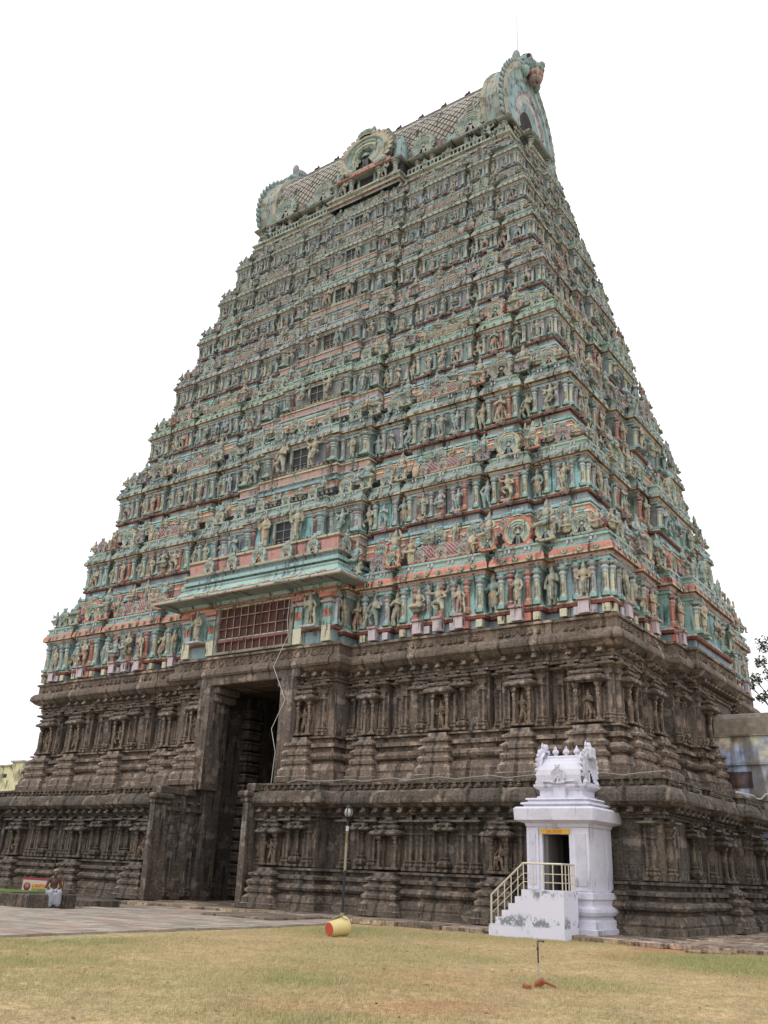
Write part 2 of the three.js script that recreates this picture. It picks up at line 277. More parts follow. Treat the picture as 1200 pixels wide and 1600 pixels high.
// ------------------------------------------------------------------ palette
const K = { turq: '#8ec0be', cyan: '#8ac4d0', green: '#90aa9c', deep: '#5f8578', salmon: '#cf775c', cream: '#d8d3b8', red: '#8d3a32', maroon: '#7c2f28', white: '#d6cfd2', pink: '#c99aa0', yellow: '#c4b48a', purple: '#756d7c', blue: '#6f98a8', slate: '#7d8f8c', olive: '#86887c', dark: '#3c3a3a', orange: '#d39a5d' };
for (const k in K) K[k] = col(K[k]).lerp(col(k === 'dark' ? '#403e40' : '#b9bcbf'), k === 'maroon' ? 0.1 : k === 'salmon' || k === 'cream' || k === 'red' ? 0.2 : 0.38);
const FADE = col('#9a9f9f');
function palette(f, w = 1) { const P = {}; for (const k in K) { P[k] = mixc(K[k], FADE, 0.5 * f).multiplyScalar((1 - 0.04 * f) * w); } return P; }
const figPal = (P) => [
  [mixc(P.yellow, P.cream, 0.4), mixc(P.yellow, P.olive, 0.3), mixc(P.yellow, P.olive, 0.6), P.cream], [mixc(P.turq, P.green, 0.5), P.orange, P.yellow, P.green], [mixc(P.orange, P.cream, 0.45), P.cream, P.green, P.olive], [mixc(P.white, P.turq, 0.35), P.turq, P.slate, P.white], [mixc(P.olive, P.cream, 0.5), P.green, P.olive, P.cream], [mixc(P.orange, P.cream, 0.6), mixc(P.salmon, P.cream, 0.3), P.olive, P.cream]].map((r) => r.map((c) => mixc(c, P.cream, 0.1).multiplyScalar(0.88)));
const figCache = new Map();
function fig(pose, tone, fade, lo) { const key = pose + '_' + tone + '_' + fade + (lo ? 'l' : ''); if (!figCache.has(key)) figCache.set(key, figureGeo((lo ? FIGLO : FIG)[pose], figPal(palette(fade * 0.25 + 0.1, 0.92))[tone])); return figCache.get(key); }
const stoneFigGeo = FIG.map((f) => figureGeo(f, [col('#fff'), col('#fff'), col('#fff'), col('#fff')]));

// horseshoe arch (kudu): unit radius disc stood on its edge, facing +z, with crest
function archGeo(P, ks, petals = 0, open = 0) {
  const g = new G(), N = 28, a0 = 0.5, th = 0.34;      // gap at the bottom
  const ring = [[1.0, -th, ks[0]], [1.0, 0.02, ks[0]], [0.93, 0.06, ks[0]], [0.84, 0.05, ks[1]], [0.8, -0.02, ks[1]], [0.66, 0.03, ks[2]], [0.62, -0.03, ks[3]], [0.48, 0.02, ks[3]], [0.44, -0.04, ks[1]], [0.32, 0.0, ks[2]], [0.28, open ? -0.3 : -0.08, ks[4]], [0.0, open ? -0.3 : -0.06, ks[4]]];
  for (let s = 0; s < ring.length - 1; s++) for (let i = 0; i < N; i++) {
    const A = -PI / 2 + a0 + (2 * PI - 2 * a0) * i / N, B = -PI / 2 + a0 + (2 * PI - 2 * a0) * (i + 1) / N;
    const scal = (t, r) => (r > 0.9 ? 1 + 0.035 * Math.cos((t + PI / 2) * 20) : 1) * r;
    const Q = (q, t) => { const r = scal(t, q[0]); return V(Math.cos(t) * r * 1.02, 1 + Math.sin(t) * r, q[1]); };
    g.quad(Q(ring[s], B), Q(ring[s], A), Q(ring[s + 1], A), Q(ring[s + 1], B), ring[s][2], 1);
  }
  g.box(-0.92, 0.92, 0.0, 0.2, -th, 0.04, ks[0]);
  g.box(-0.12, 0.12, 0.2, 0.8, -th, -0.07, ks[4]); g.lathe(0, 1.0, -0.08, [[0.2, -0.12, ks[1]], [0.16, 0.06, ks[1]], [0, 0.16, ks[0]]], 8, 1, 0.5);
  for (const s of [-1, 1]) { g.lathe(s * 0.82, 0.16, 0.02, [[0.0, -0.16, ks[1]], [0.2, -0.1, ks[1]], [0.24, 0.03, ks[0]], [0.12, 0.2, ks[0]], [0, 0.24, ks[0]]], 7, 1, 0.6); }
  // crest: a small lion mask with ears and collar
  g.lathe(0, 1.98, -0.08, [[0.34, 0, ks[1]], [0.36, 0.07, ks[5]], [0.22, 0.12, ks[5]], [0.3, 0.2, ks[5]], [0.3, 0.34, ks[5]], [0.16, 0.46, ks[5]], [0, 0.5, ks[5]]], 8, 1, 0.6);
  for (const s of [-1, 1]) { g.lathe(s * 0.3, 2.3, -0.08, [[0.0, -0.12, ks[5]], [0.13, -0.04, ks[5]], [0.09, 0.12, ks[5]], [0, 0.24, ks[5]]], 6, 1, 0.6); g.lathe(s * 0.12, 2.24, 0.06, [[0, -0.06, ks[3]], [0.07, 0, ks[3]], [0, 0.07, ks[3]]], 5); }
  for (let i = 0; i < petals; i++) for (const s of [-1, 1]) {
    const t = PI / 2 + s * (0.32 + i / petals * 1.9), c = Math.cos(t), d = Math.sin(t), r = 1.03, w = 0.115, L = 0.22;
    const q = (dr, dt, z) => V(c * (r + dr) - d * dt, 1 + d * (r + dr) + c * dt, z), k = ks[0];
    g.quad(q(-0.05, -w, 0), q(-0.05, w, 0), q(L * 0.6, w * 0.8, 0.02), q(L * 0.6, -w * 0.8, 0.02), k); g.tri(q(L * 0.6, -w * 0.8, 0.02), q(L * 0.6, w * 0.8, 0.02), q(L, 0.03, 0), k, 1);
    g.quad(q(-0.05, w, -0.14), q(-0.05, -w, -0.14), q(L * 0.6, -w * 0.8, -0.12), q(L * 0.6, w * 0.8, -0.12), k); g.tri(q(L * 0.6, w * 0.8, -0.12), q(L * 0.6, -w * 0.8, -0.12), q(L, 0.03, -0.1), k, 1);
    g.quad(q(-0.05, w, 0), q(-0.05, w, -0.14), q(L * 0.6, w * 0.8, -0.12), q(L * 0.6, w * 0.8, 0.02), k); g.quad(q(-0.05, -w, -0.14), q(-0.05, -w, 0), q(L * 0.6, -w * 0.8, 0.02), q(L * 0.6, -w * 0.8, -0.12), k);
    g.quad(q(L * 0.6, w * 0.8, 0.02), q(L * 0.6, w * 0.8, -0.12), q(L, 0.03, -0.1), q(L, 0.03, 0), k); g.quad(q(L * 0.6, -w * 0.8, -0.12), q(L * 0.6, -w * 0.8, 0.02), q(L, 0.03, 0), q(L, 0.03, -0.1), k);
  }
  return g.geo();
}
const archCache = new Map();
function arch(v, f) {
  const key = v + '_' + f;
  if (!archCache.has(key)) {
    const P = palette(f * 0.3 + 0.06, 0.92);
    archCache.set(key, archGeo(P, [[P.yellow, P.cream, P.turq, P.cyan, P.blue, P.cyan], [P.salmon, P.cream, P.yellow, P.turq, P.deep, P.cyan], [P.green, P.cream, P.turq, P.green, P.deep, P.cyan], [P.olive, P.pink, P.green, P.pink, P.blue, P.turq], [P.turq, P.cream, P.green, P.turq, P.salmon, P.white], [P.olive, P.yellow, P.green, P.olive, P.dark, P.green]][v]));
  }
  return archCache.get(key);
}
// turned painted column, unit height, about 0.13 radius
function columnGeo(ks) {
  const g = new G();
  g.lathe(0, 0, 0, [[0.125, 0, ks[1]], [0.125, 0.1, ks[1]], [0.1, 0.13, ks[0]], [0.1, 0.16, ks[2]], [0.088, 0.19, ks[0]], [0.078, 0.62, ks[0]], [0.095, 0.64, ks[1]], [0.08, 0.68, ks[1]], [0.075, 0.71, ks[3]], [0.11, 0.76, ks[3]], [0.105, 0.8, ks[1]], [0.075, 0.83, ks[1]], [0.12, 0.87, ks[3]], [0.15, 0.9, ks[3]], [0.15, 0.925, ks[1]], [0.09, 0.94, ks[1]], [0.11, 1.0, ks[1]], [0, 1.0, ks[1]]], 8);
  g.box(-0.13, 0.13, 0, 0.085, -0.13, 0.13, ks[1]);
  return g.geo();
}
const colCache = new Map();
function column(v, f) {
  const key = v + '_' + f;
  if (!colCache.has(key)) { const P = palette(f * 0.3 + 0.06, 0.95); colCache.set(key, columnGeo([[P.cream, P.turq, P.white, P.white], [P.salmon, P.salmon, P.cream, P.pink], [P.white, P.turq, P.blue, P.pink], [P.green, P.turq, P.cream, P.white], [P.red, P.red, P.cream, P.pink]][v])); }
  return colCache.get(key);
}

// ================================================================== THE GATE TOWER
const tower = thing('temple_tower', 'towering pyramid gateway crowded with painted figures above a brown carved stone base', 'tower');

// plan helpers. A half face is [[from, to, projection], ...] measured from the middle; mirrored to a full face
const full = (hf) => [...hf.slice().reverse().map(([a, b, p]) => [-b, -a, p]), ...hf];
const projAt = (hf, u) => { for (const [a, b, p] of hf) if (Math.abs(u) >= a && Math.abs(u) <= b) return p; return 0; };
function tidy(path) { const o = []; for (const p of path) { const q = o[o.length - 1]; if (!q || Math.hypot(p[0] - q[0], p[1] - q[1]) > 1e-4) o.push(p); } return o.filter((p, i) => { const a = o[i - 1], b = o[i + 1]; return !a || !b || Math.abs((p[0] - a[0]) * (b[1] - a[1]) - (p[1] - a[1]) * (b[0] - a[0])) > 1e-6; }); }
function outline(W, D, hf, hs) {
  const F = full(hf), S = full(hs), o = [];
  for (const [a, b, p] of F) o.push([a, D + p], [b, D + p]);
  for (const [a, b, p] of S.slice().reverse()) o.push([W + p, b], [W + p, a]);
  for (const [a, b, p] of F.slice().reverse()) o.push([b, -D - p], [a, -D - p]);
  for (const [a, b, p] of S) o.push([-W - p, a], [-W - p, b]);
  const q = tidy(o); const f = q[0], l = q[q.length - 1]; if (Math.hypot(f[0] - l[0], f[1] - l[1]) < 1e-4) q.pop();
  return q;
}
function halfPath(W, D, hf, hs, x0) {       // right half only, open, from the gate jamb round to the middle of the back
  const S = full(hs), o = [];
  for (const [a, b, p] of hf) if (b > x0) o.push([Math.max(a, x0), D + p], [b, D + p]);
  for (const [a, b, p] of S.slice().reverse()) o.push([W + p, b], [W + p, a]);
  o.push([W, -D], [0, -D]);
  return tidy(o);
}
const mirror = (p) => p.map(([x, z]) => [-x, z]).reverse();
function subdiv(path, len, closed) { const o = [], n = path.length; for (let i = 0; i < (closed ? n : n - 1); i++) { const a = path[i], b = path[(i + 1) % n], L = Math.hypot(b[0] - a[0], b[1] - a[1]), k = Math.max(1, Math.round(L / len)); for (let j = 0; j < k; j++) { const t = j ? (j + (rnd() - 0.5) * 0.3) / k : 0; o.push([a[0] + (b[0] - a[0]) * t, a[1] + (b[1] - a[1]) * t]); } } if (!closed) o.push(path[n - 1]); return o; }
function bumps(hf, list, out) {             // add narrow projections (pedestals) to a half face
  let r = hf.slice();
  for (const [u, w] of list) {
    const n = [];
    for (const [a, b, p] of r) { if (u - w >= a - 1e-6 && u + w <= b + 1e-6) { if (u - w > a + 1e-3) n.push([a, u - w, p]); n.push([Math.max(a, u - w), Math.min(b, u + w), p + out]); if (u + w < b - 1e-3) n.push([u + w, b, p]); } else n.push([a, b, p]); }
    r = n;
  }
  return r;
}

// ---------------- carved stone pieces
function pilasterGeo(H, k) {
  const g = new G(); g.jit = 0.09;
  g.box(-0.27, 0.27, 0, 0.14, -0.1, 0.27, k, 0.02);
  g.lathe(0, 0.14, 0.06, [[0.26, 0, k], [0.29, 0.06, k], [0.22, 0.14, k], [0.26, 0.2, k], [0.16, 0.27, k]], 8);
  g.box(-0.15, 0.15, 0.3, H * 0.56, -0.1, 0.2, k, 0.015);
  g.lathe(0, 0, 0.04, [[0.17, H * 0.56, k], [0.15, H * 0.66, k], [0.2, H * 0.67, k], [0.2, H * 0.69, k], [0.14, H * 0.71, k], [0.15, H * 0.75, k], [0.24, H * 0.79, k], [0.25, H * 0.83, k], [0.16, H * 0.86, k], [0.32, H * 0.91, k]], 8);
  g.box(-0.38, 0.38, H * 0.91, H * 0.95, -0.1, 0.42, k, 0.012);
  g.box(-0.16, 0.16, H * 0.95, H + 0.1, -0.1, 0.22, k, 0.01); g.box(-0.34, 0.34, H, H + 0.1, -0.1, 0.2, k, 0.02);
  return g.geo();
}
function canopy(g, y, w, d, H, k) {       // stepped little roof over a niche, H tall
  const R = (s) => [[-w * s, d * s + 0.02], [w * s, d * s + 0.02], [w * s, -0.06], [-w * s, -0.06]];
  g.sweep(R(0.8), [[0, y, k], [0.03, y + H * 0.02, k], [0.2, y + H * 0.06, k], [0.22, y + H * 0.12, k], [0.16, y + H * 0.2, k], [0.0, y + H * 0.28, k], [-0.02, y + H * 0.32, k], [0.07, y + H * 0.33, k], [0.09, y + H * 0.38, k], [0.05, y + H * 0.44, k], [-0.1, y + H * 0.48, k]], true);
  g.sweep(R(0.5), [[0.02, y + H * 0.46, k], [0.02, y + H * 0.54, k], [0.12, y + H * 0.56, k], [0.13, y + H * 0.62, k], [0.04, y + H * 0.68, k], [-0.06, y + H * 0.7, k]], true);
  g.lathe(0, y + H * 0.66, d * 0.25, [[w * 0.32, 0, k], [w * 0.4, H * 0.07, k], [w * 0.34, H * 0.16, k], [w * 0.14, H * 0.23, k], [w * 0.1, H * 0.27, k], [0, H * 0.36, k]], 8);
  for (const s of [-1, 0, 1]) g.lathe(s * w * 0.62, y + H * 0.13, d * 0.8 + 0.17, [[0, -0.02, k], [0.09, 0.02, k], [0.08, 0.1, k], [0, 0.16, k]], 6, 1, 0.6);
}
function nicheGeo(H, w, d, k) {
  const g = new G(); g.jit = 0.09;
  const cy = H * 0.64;
  for (const s of [-1, 1]) {
    const x = s * (w * 0.5 - 0.09);
    g.box(x - 0.1, x + 0.1, 0, 0.2, d - 0.2, d, k, 0.015);
    g.lathe(x, 0, d - 0.1, [[0.085, 0.2, k], [0.075, cy * 0.66, k], [0.1, cy * 0.69, k], [0.07, cy * 0.74, k], [0.12, cy * 0.82, k], [0.07, cy * 0.86, k], [0.15, cy * 0.92, k], [0.15, cy * 0.95, k], [0, cy * 0.95, k]], 8);
    g.box(x - 0.13, x + 0.13, cy * 0.95, cy + 0.01, -0.05, d + 0.03, k, 0.01);
    g.box(x - 0.08, x + 0.08, 0.0, cy, -0.04, 0.08, k);
  }
  g.box(-w * 0.5 - 0.12, w * 0.5 + 0.12, 0.0, 0.09, -0.05, d + 0.09, k, 0.02);
  canopy(g, cy, w * 0.7, d * 1.12, H * 0.46, k);
  return g.geo();
}
function potColumnGeo(H, k) {
  const g = new G(); g.jit = 0.09;
  g.box(-0.24, 0.24, 0, 0.1, -0.05, 0.36, k, 0.02);
  g.lathe(0, 0.1, 0.15, [[0.12, 0, k], [0.27, 0.1, k], [0.3, 0.2, k], [0.2, 0.3, k], [0.13, 0.33, k], [0.2, 0.37, k], [0.2, 0.4, k], [0.1, 0.43, k], [0.095, H * 0.55, k], [0.13, H * 0.57, k], [0.09, H * 0.6, k], [0.17, H * 0.65, k], [0.09, H * 0.68, k], [0.24, H * 0.73, k]], 8);
  canopy(g, H * 0.72, 0.42, 0.3, H * 0.34, k);
  return g.geo();
}
const KL = col('#97908a'), KU = col('#b8aea9');
function blockCourse(parent, mk, u0, u1, y0, y1, k, mat) {   // mk(u0,u1,y0,y1,g) adds one proud block with its joints open
  let y = y0;
  while (y < y1 - 0.05) {
    let h = Math.min(rr(0.3, 0.46), y1 - y); if (y1 - y - h < 0.15) h = y1 - y;
    let u = u0;
    while (u < u1 - 0.05) {
      let w = Math.min(rr(0.55, 1.25), u1 - u); if (u1 - u - w < 0.3) w = u1 - u;
      const g = new G(); mk(u + 0.008, u + w - 0.008, y + 0.007, y + h - 0.007, g, k.clone().multiplyScalar(rr(0.82, 1.14)));
      g.build('stone_block', mat, parent);
      u += w;
    }
    y += h;
  }
}

function stoneTier(o) {
  const { W, D, hf, hs, k, x0, y0 } = o, P = part('stone_tier', tower);
  const merge = (h) => h.map((q, i) => { const n = [h[i - 1], h[i + 1]].filter(Boolean).map((v) => v[2]), m = Math.min(...n); return q[1] - q[0] < 1.5 && q[2] < m ? [q[0], q[1], m] : q; });
  const hfm = merge(hf), hsm = merge(hs);
  if (o.bs) o.base = o.base.map(([a, b]) => [a, y0 + (b - y0) * o.bs]);
  const cornP = halfPath(W, D, hfm, hsm, x0), wallP = halfPath(W, D, hf, hs, x0), ped = o.niches.map(([u, w]) => [u, w * 0.5 + 0.16]);
  const baseP = halfPath(W, D, hfm, hsm, x0);
  const run = (name, path, prof, sd, jit = 0.13) => { const g = new G(); g.jit = jit; for (const p of [path, mirror(path)]) g.sweep(sd ? subdiv(p, sd) : p, prof.map(([a, b]) => [a, b, k]), false); return g.build(name, stoneLow, P); };
  run('plinth', baseP, o.base, 1.3); run('stone_wall', wallP, o.wall, 0.9, 0.1); run('cornice', cornP, o.corn, 1.15, 0.16);
  const y1 = o.wall[0][1], H = o.wall[o.wall.length - 1][1] - y1;
  const pil = [0, 1, 2].map(() => pilasterGeo(H, k.clone().multiplyScalar(rr(0.88, 1.1)))), kum = potColumnGeo(H * 1.02, k);
  const nich = new Map(), ng = (w) => { if (!nich.has(w)) nich.set(w, nicheGeo(H * 0.98, w, 0.42, k)); return nich.get(w); };
  const pedGeo = (w) => { const g = new G(), hh = y1 - y0 - 0.1, q = w * 0.5 + 0.1; g.jit = 0.09; g.sweep([[-q, 0.62], [q, 0.62], [q, -0.05], [-q, -0.05]], [[0.38, 0.1], [0.38, 0.2], [0.32, 0.22], [0.3, 0.34], [0.16, 0.4], [0.14, 0.44], [0.22, 0.46], [0.24, 0.52], [0.14, 0.56], [0.12, 0.62], [0.2, 0.64], [0.22, 0.7], [0.12, 0.74], [0.04, 0.77], [0.04, 0.82], [0.16, 0.84], [0.16, 0.88], [0.02, 0.91], [-0.08, 0.95], [-0.1, 1.01], [-0.3, 1.02]].map(([a, b]) => [a, y0 + b * hh, k]), true); return g.geo(); };
  const pedC = new Map(), pg2 = (w) => { if (!pedC.has(w)) pedC.set(w, pedGeo(w)); return pedC.get(w); };
  const front = (s, u, out) => [s * u, D + projAt(hf, u) + out, 0], side = (u, out) => [W + projAt(hs, u) + out, u, PI / 2];
  for (const s of [1, -1]) {
    for (const u of o.pilasters) { const [x, z] = front(s, u, 0); put('pilaster', pick(pil), stoneLow, P, x, y1, z); }
    for (const u of o.pots) { const [x, z] = front(s, u, 0); put('pot_column', kum, stoneLow, P, x, y1, z); }
    for (const [u, w, f] of o.niches) {
      const [x, z] = front(s, u, 0); put('niche', ng(w), stoneLow, P, x, y1 + 0.02, z); put('pedestal', pg2(w), stoneLow, P, x, 0, z);
      if (f) put('statue', stoneFigGeo[pick(STAND)], stoneFig, P, x, y1 + 0.1, z + 0.2, 0, H * 0.46);
    }
  }
  for (const u of o.sidePil) { const [x, z] = side(u, 0); put('pilaster', pick(pil), stoneLow, P, x, y1, z, PI / 2); }
  for (const u of o.sidePots) { const [x, z] = side(u, 0); put('pot_column', kum, stoneLow, P, x, y1, z, PI / 2); }
  for (const [u, w, f] of o.sideNiches) { const [x, z] = side(u, 0); put('niche', ng(w), stoneLow, P, x, y1 + 0.02, z, PI / 2); put('pedestal', pg2(w), stoneLow, P, x, 0, z, PI / 2); if (f) put('statue', stoneFigGeo[pick(STAND)], stoneFig, P, x + 0.2, y1 + 0.1, z, PI / 2, H * 0.46); }
  // carved bosses on the curved cornice and the little creatures of the frieze above it, front and right side
  const bo = new G(), fr = new G(), bk = new G();
  const along = (fn, step) => { for (const s of [1, -1]) for (const [a, b, p] of hf) if (b > x0 + 0.3) { const A = Math.max(a, x0 + 0.2), n = Math.max(1, Math.round((b - A) / step)); for (let i = 0; i < n; i++) fn(XF(s * (A + (b - A) * (i + 0.5) / n), 0, D + p)); } for (const [a, b, p] of full(hs)) { const n = Math.max(1, Math.round((b - a) / step)); for (let i = 0; i < n; i++) fn(XF(W + p, 0, a + (b - a) * (i + 0.5) / n, PI / 2)); } };
  const boss = new G(); boss.lathe(0, 0, 0, [[0.0, -0.24, k], [0.2, -0.2, k], [0.27, 0.0, k], [0.2, 0.16, k], [0.08, 0.24, k], [0, 0.32, k]], 8, 1, 0.35); const bg = boss.geo();
  along((m) => bo.add(bg, m.clone().multiply(XF(0, o.bossY, 0.58)), new THREE.Color(1, 1, 1).multiplyScalar(rr(0.9, 1.2))), 1.75);
  const beast = new G(); beast.lathe(0, 0, 0, [[0.0, 0, k], [0.1, 0.02, k], [0.12, 0.09, k], [0.06, 0.13, k], [0.08, 0.18, k], [0, 0.24, k]], 6); beast.box(-0.13, 0.0, 0, 0.08, -0.05, 0.07, k); const beg = beast.geo();
  along((m) => fr.add(beg, m.clone().multiply(XF(rr(-0.03, 0.03), o.friezeY, o.friezeOut, rr(-0.4, 0.4), rr(0.75, 1.15))), new THREE.Color(1, 1, 1).multiplyScalar(rr(0.85, 1.15))), 0.33);
  const brk = new G(); brk.sweep([[-0.09, 0.4], [0.09, 0.4], [0.09, 0], [-0.09, 0]], [[0, 0, k], [0.02, 0.06, k], [0, 0.14, k], [0.03, 0.2, k]], true); brk.box(-0.11, 0.11, 0.0, 0.09, 0.36, 0.5, k, 0.02); const brg = brk.geo();
  along((m) => bk.add(brg, m.clone().multiply(XF(0, o.brackY, 0.12)), new THREE.Color(1, 1, 1).multiplyScalar(rr(0.85, 1.1))), 0.62);
  for (const [n, g] of [['cornice_boss', bo], ['frieze', fr], ['eave_bracket', bk]]) { const m = g.build(n, stoneLow, P); m.userData.kind = 'stuff'; }
  return P;
}

const LOW = { W: 20.5, D: 12.35, hf: [[0, 6.2, 0.6], [6.2, 7, -0.25], [7, 11.2, 0], [11.2, 15.6, 0.12], [15.6, 16.4, -0.25], [16.4, 20.5, 0]], hs: [[0, 4.2, 0.4], [4.2, 5, -0.3], [5, 8, 0.1], [8, 8.8, -0.3], [8.8, 12.35, 0]] };
const lowTier = stoneTier({ ...LOW, k: KL, x0: 2.9, y0: 0,
  bs: 0.865, base: [[0.7, 0.0], [0.7, 0.2], [0.6, 0.22], [0.6, 0.46], [0.52, 0.48], [0.55, 0.56], [0.46, 0.84], [0.3, 0.9], [0.28, 0.99], [0.38, 1.01], [0.5, 1.07], [0.56, 1.17], [0.5, 1.28], [0.36, 1.35], [0.26, 1.37], [0.26, 1.52], [0.44, 1.55], [0.44, 1.68], [0.24, 1.72], [0.1, 1.74], [0.1, 1.9], [0.28, 1.93], [0.28, 2.03], [-0.6, 2.08]],
  wall: [[0, 1.8], [0, 3.76]],
  corn: [[-0.6, 3.76], [0.12, 3.76], [0.12, 3.86], [0.2, 3.88], [0.2, 3.97], [0.14, 3.98], [0.14, 4.08], [0.5, 4.15], [0.62, 4.25], [0.7, 4.28], [0.72, 4.36], [0.68, 4.52], [0.56, 4.7], [0.36, 4.8], [0.22, 4.82], [0.22, 5.0], [0.32, 5.03], [0.32, 5.12], [-3.2, 5.14]],
  bossY: 4.55, friezeY: 4.82, friezeOut: 0.3, brackY: 3.92,
  niches: [[4.0, 0.8, 1], [9.6, 0.95, 0], [14.6, 0.8, 1]], pots: [5.3, 8.2, 12.2], pilasters: [3.3, 4.75, 5.85, 7.35, 8.75, 10.5, 11.0, 11.6, 12.9, 13.5, 15.3, 16.0, 16.8, 20.1],
  sideNiches: [[6.5, 0.9, 0], [2.2, 0.9, 0]], sidePots: [0.0, 9.6], sidePil: [1.2, 3.3, 3.9, 4.6, 5.4, 7.6, 8.4, 9.1, 11.9] });
const UP = { W: 18.15, D: 9.85, hf: [[0, 5.1, 0.95], [5.1, 5.8, -0.2], [5.8, 7.5, 0.05], [7.5, 8.2, -0.3], [8.2, 12.7, 0.1], [12.7, 13.3, -0.3], [13.3, 15.4, 0.1], [15.4, 16.2, -0.35], [16.2, 18.15, 0]], hs: [[0, 2.8, 0.95], [2.8, 4.3, 0.5], [4.3, 5, -0.3], [5, 7, 0.05], [7, 7.8, -0.3], [7.8, 9.85, 0]] };
const upTier = stoneTier({ ...UP, k: KU, x0: 2.5, y0: 5.1,
  base: [[0.8, 5.1], [0.8, 5.36], [0.68, 5.38], [0.68, 5.7], [0.56, 5.72], [0.6, 5.82], [0.5, 6.1], [0.32, 6.15], [0.3, 6.24], [0.4, 6.26], [0.5, 6.32], [0.56, 6.44], [0.5, 6.56], [0.36, 6.63], [0.24, 6.65], [0.24, 6.82], [0.46, 6.85], [0.46, 7.0], [0.24, 7.05], [0.1, 7.07], [0.1, 7.25], [0.3, 7.28], [0.3, 7.36], [-0.6, 7.4]],
  wall: [[0, 7.4], [0, 9.88]],
  corn: [[-0.6, 9.88], [0.1, 9.88], [0.1, 10.0], [0.18, 10.02], [0.18, 10.14], [0.12, 10.15], [0.12, 10.28], [0.45, 10.4], [0.64, 10.57], [0.7, 10.6], [0.72, 10.68], [0.68, 10.86], [0.56, 11.0], [0.42, 11.06], [0.4, 11.08], [0.4, 11.48], [0.5, 11.51], [0.5, 11.62], [-1.2, 11.66]],
  bossY: 10.86, friezeY: 11.12, friezeOut: 0.42, brackY: 10.1,
  niches: [[3.55, 0.85, 1], [6.65, 0.6, 0], [10.45, 0.9, 1], [14.35, 0.85, 1], [17.15, 1.1, 1]], pots: [9.4, 11.5, 5.45], pilasters: [2.95, 4.5, 6.05, 7.25, 7.9, 8.5, 9.9, 11.0, 12.4, 13.0, 13.6, 15.1, 15.8, 16.45, 17.9],
  sideNiches: [[8.8, 0.9, 1], [6, 0.9, 0], [1.4, 0.9, 0]], sidePots: [3.5], sidePil: [0.3, 2.5, 3.0, 4.0, 4.6, 5.2, 6.75, 7.4, 8.1, 9.55] });

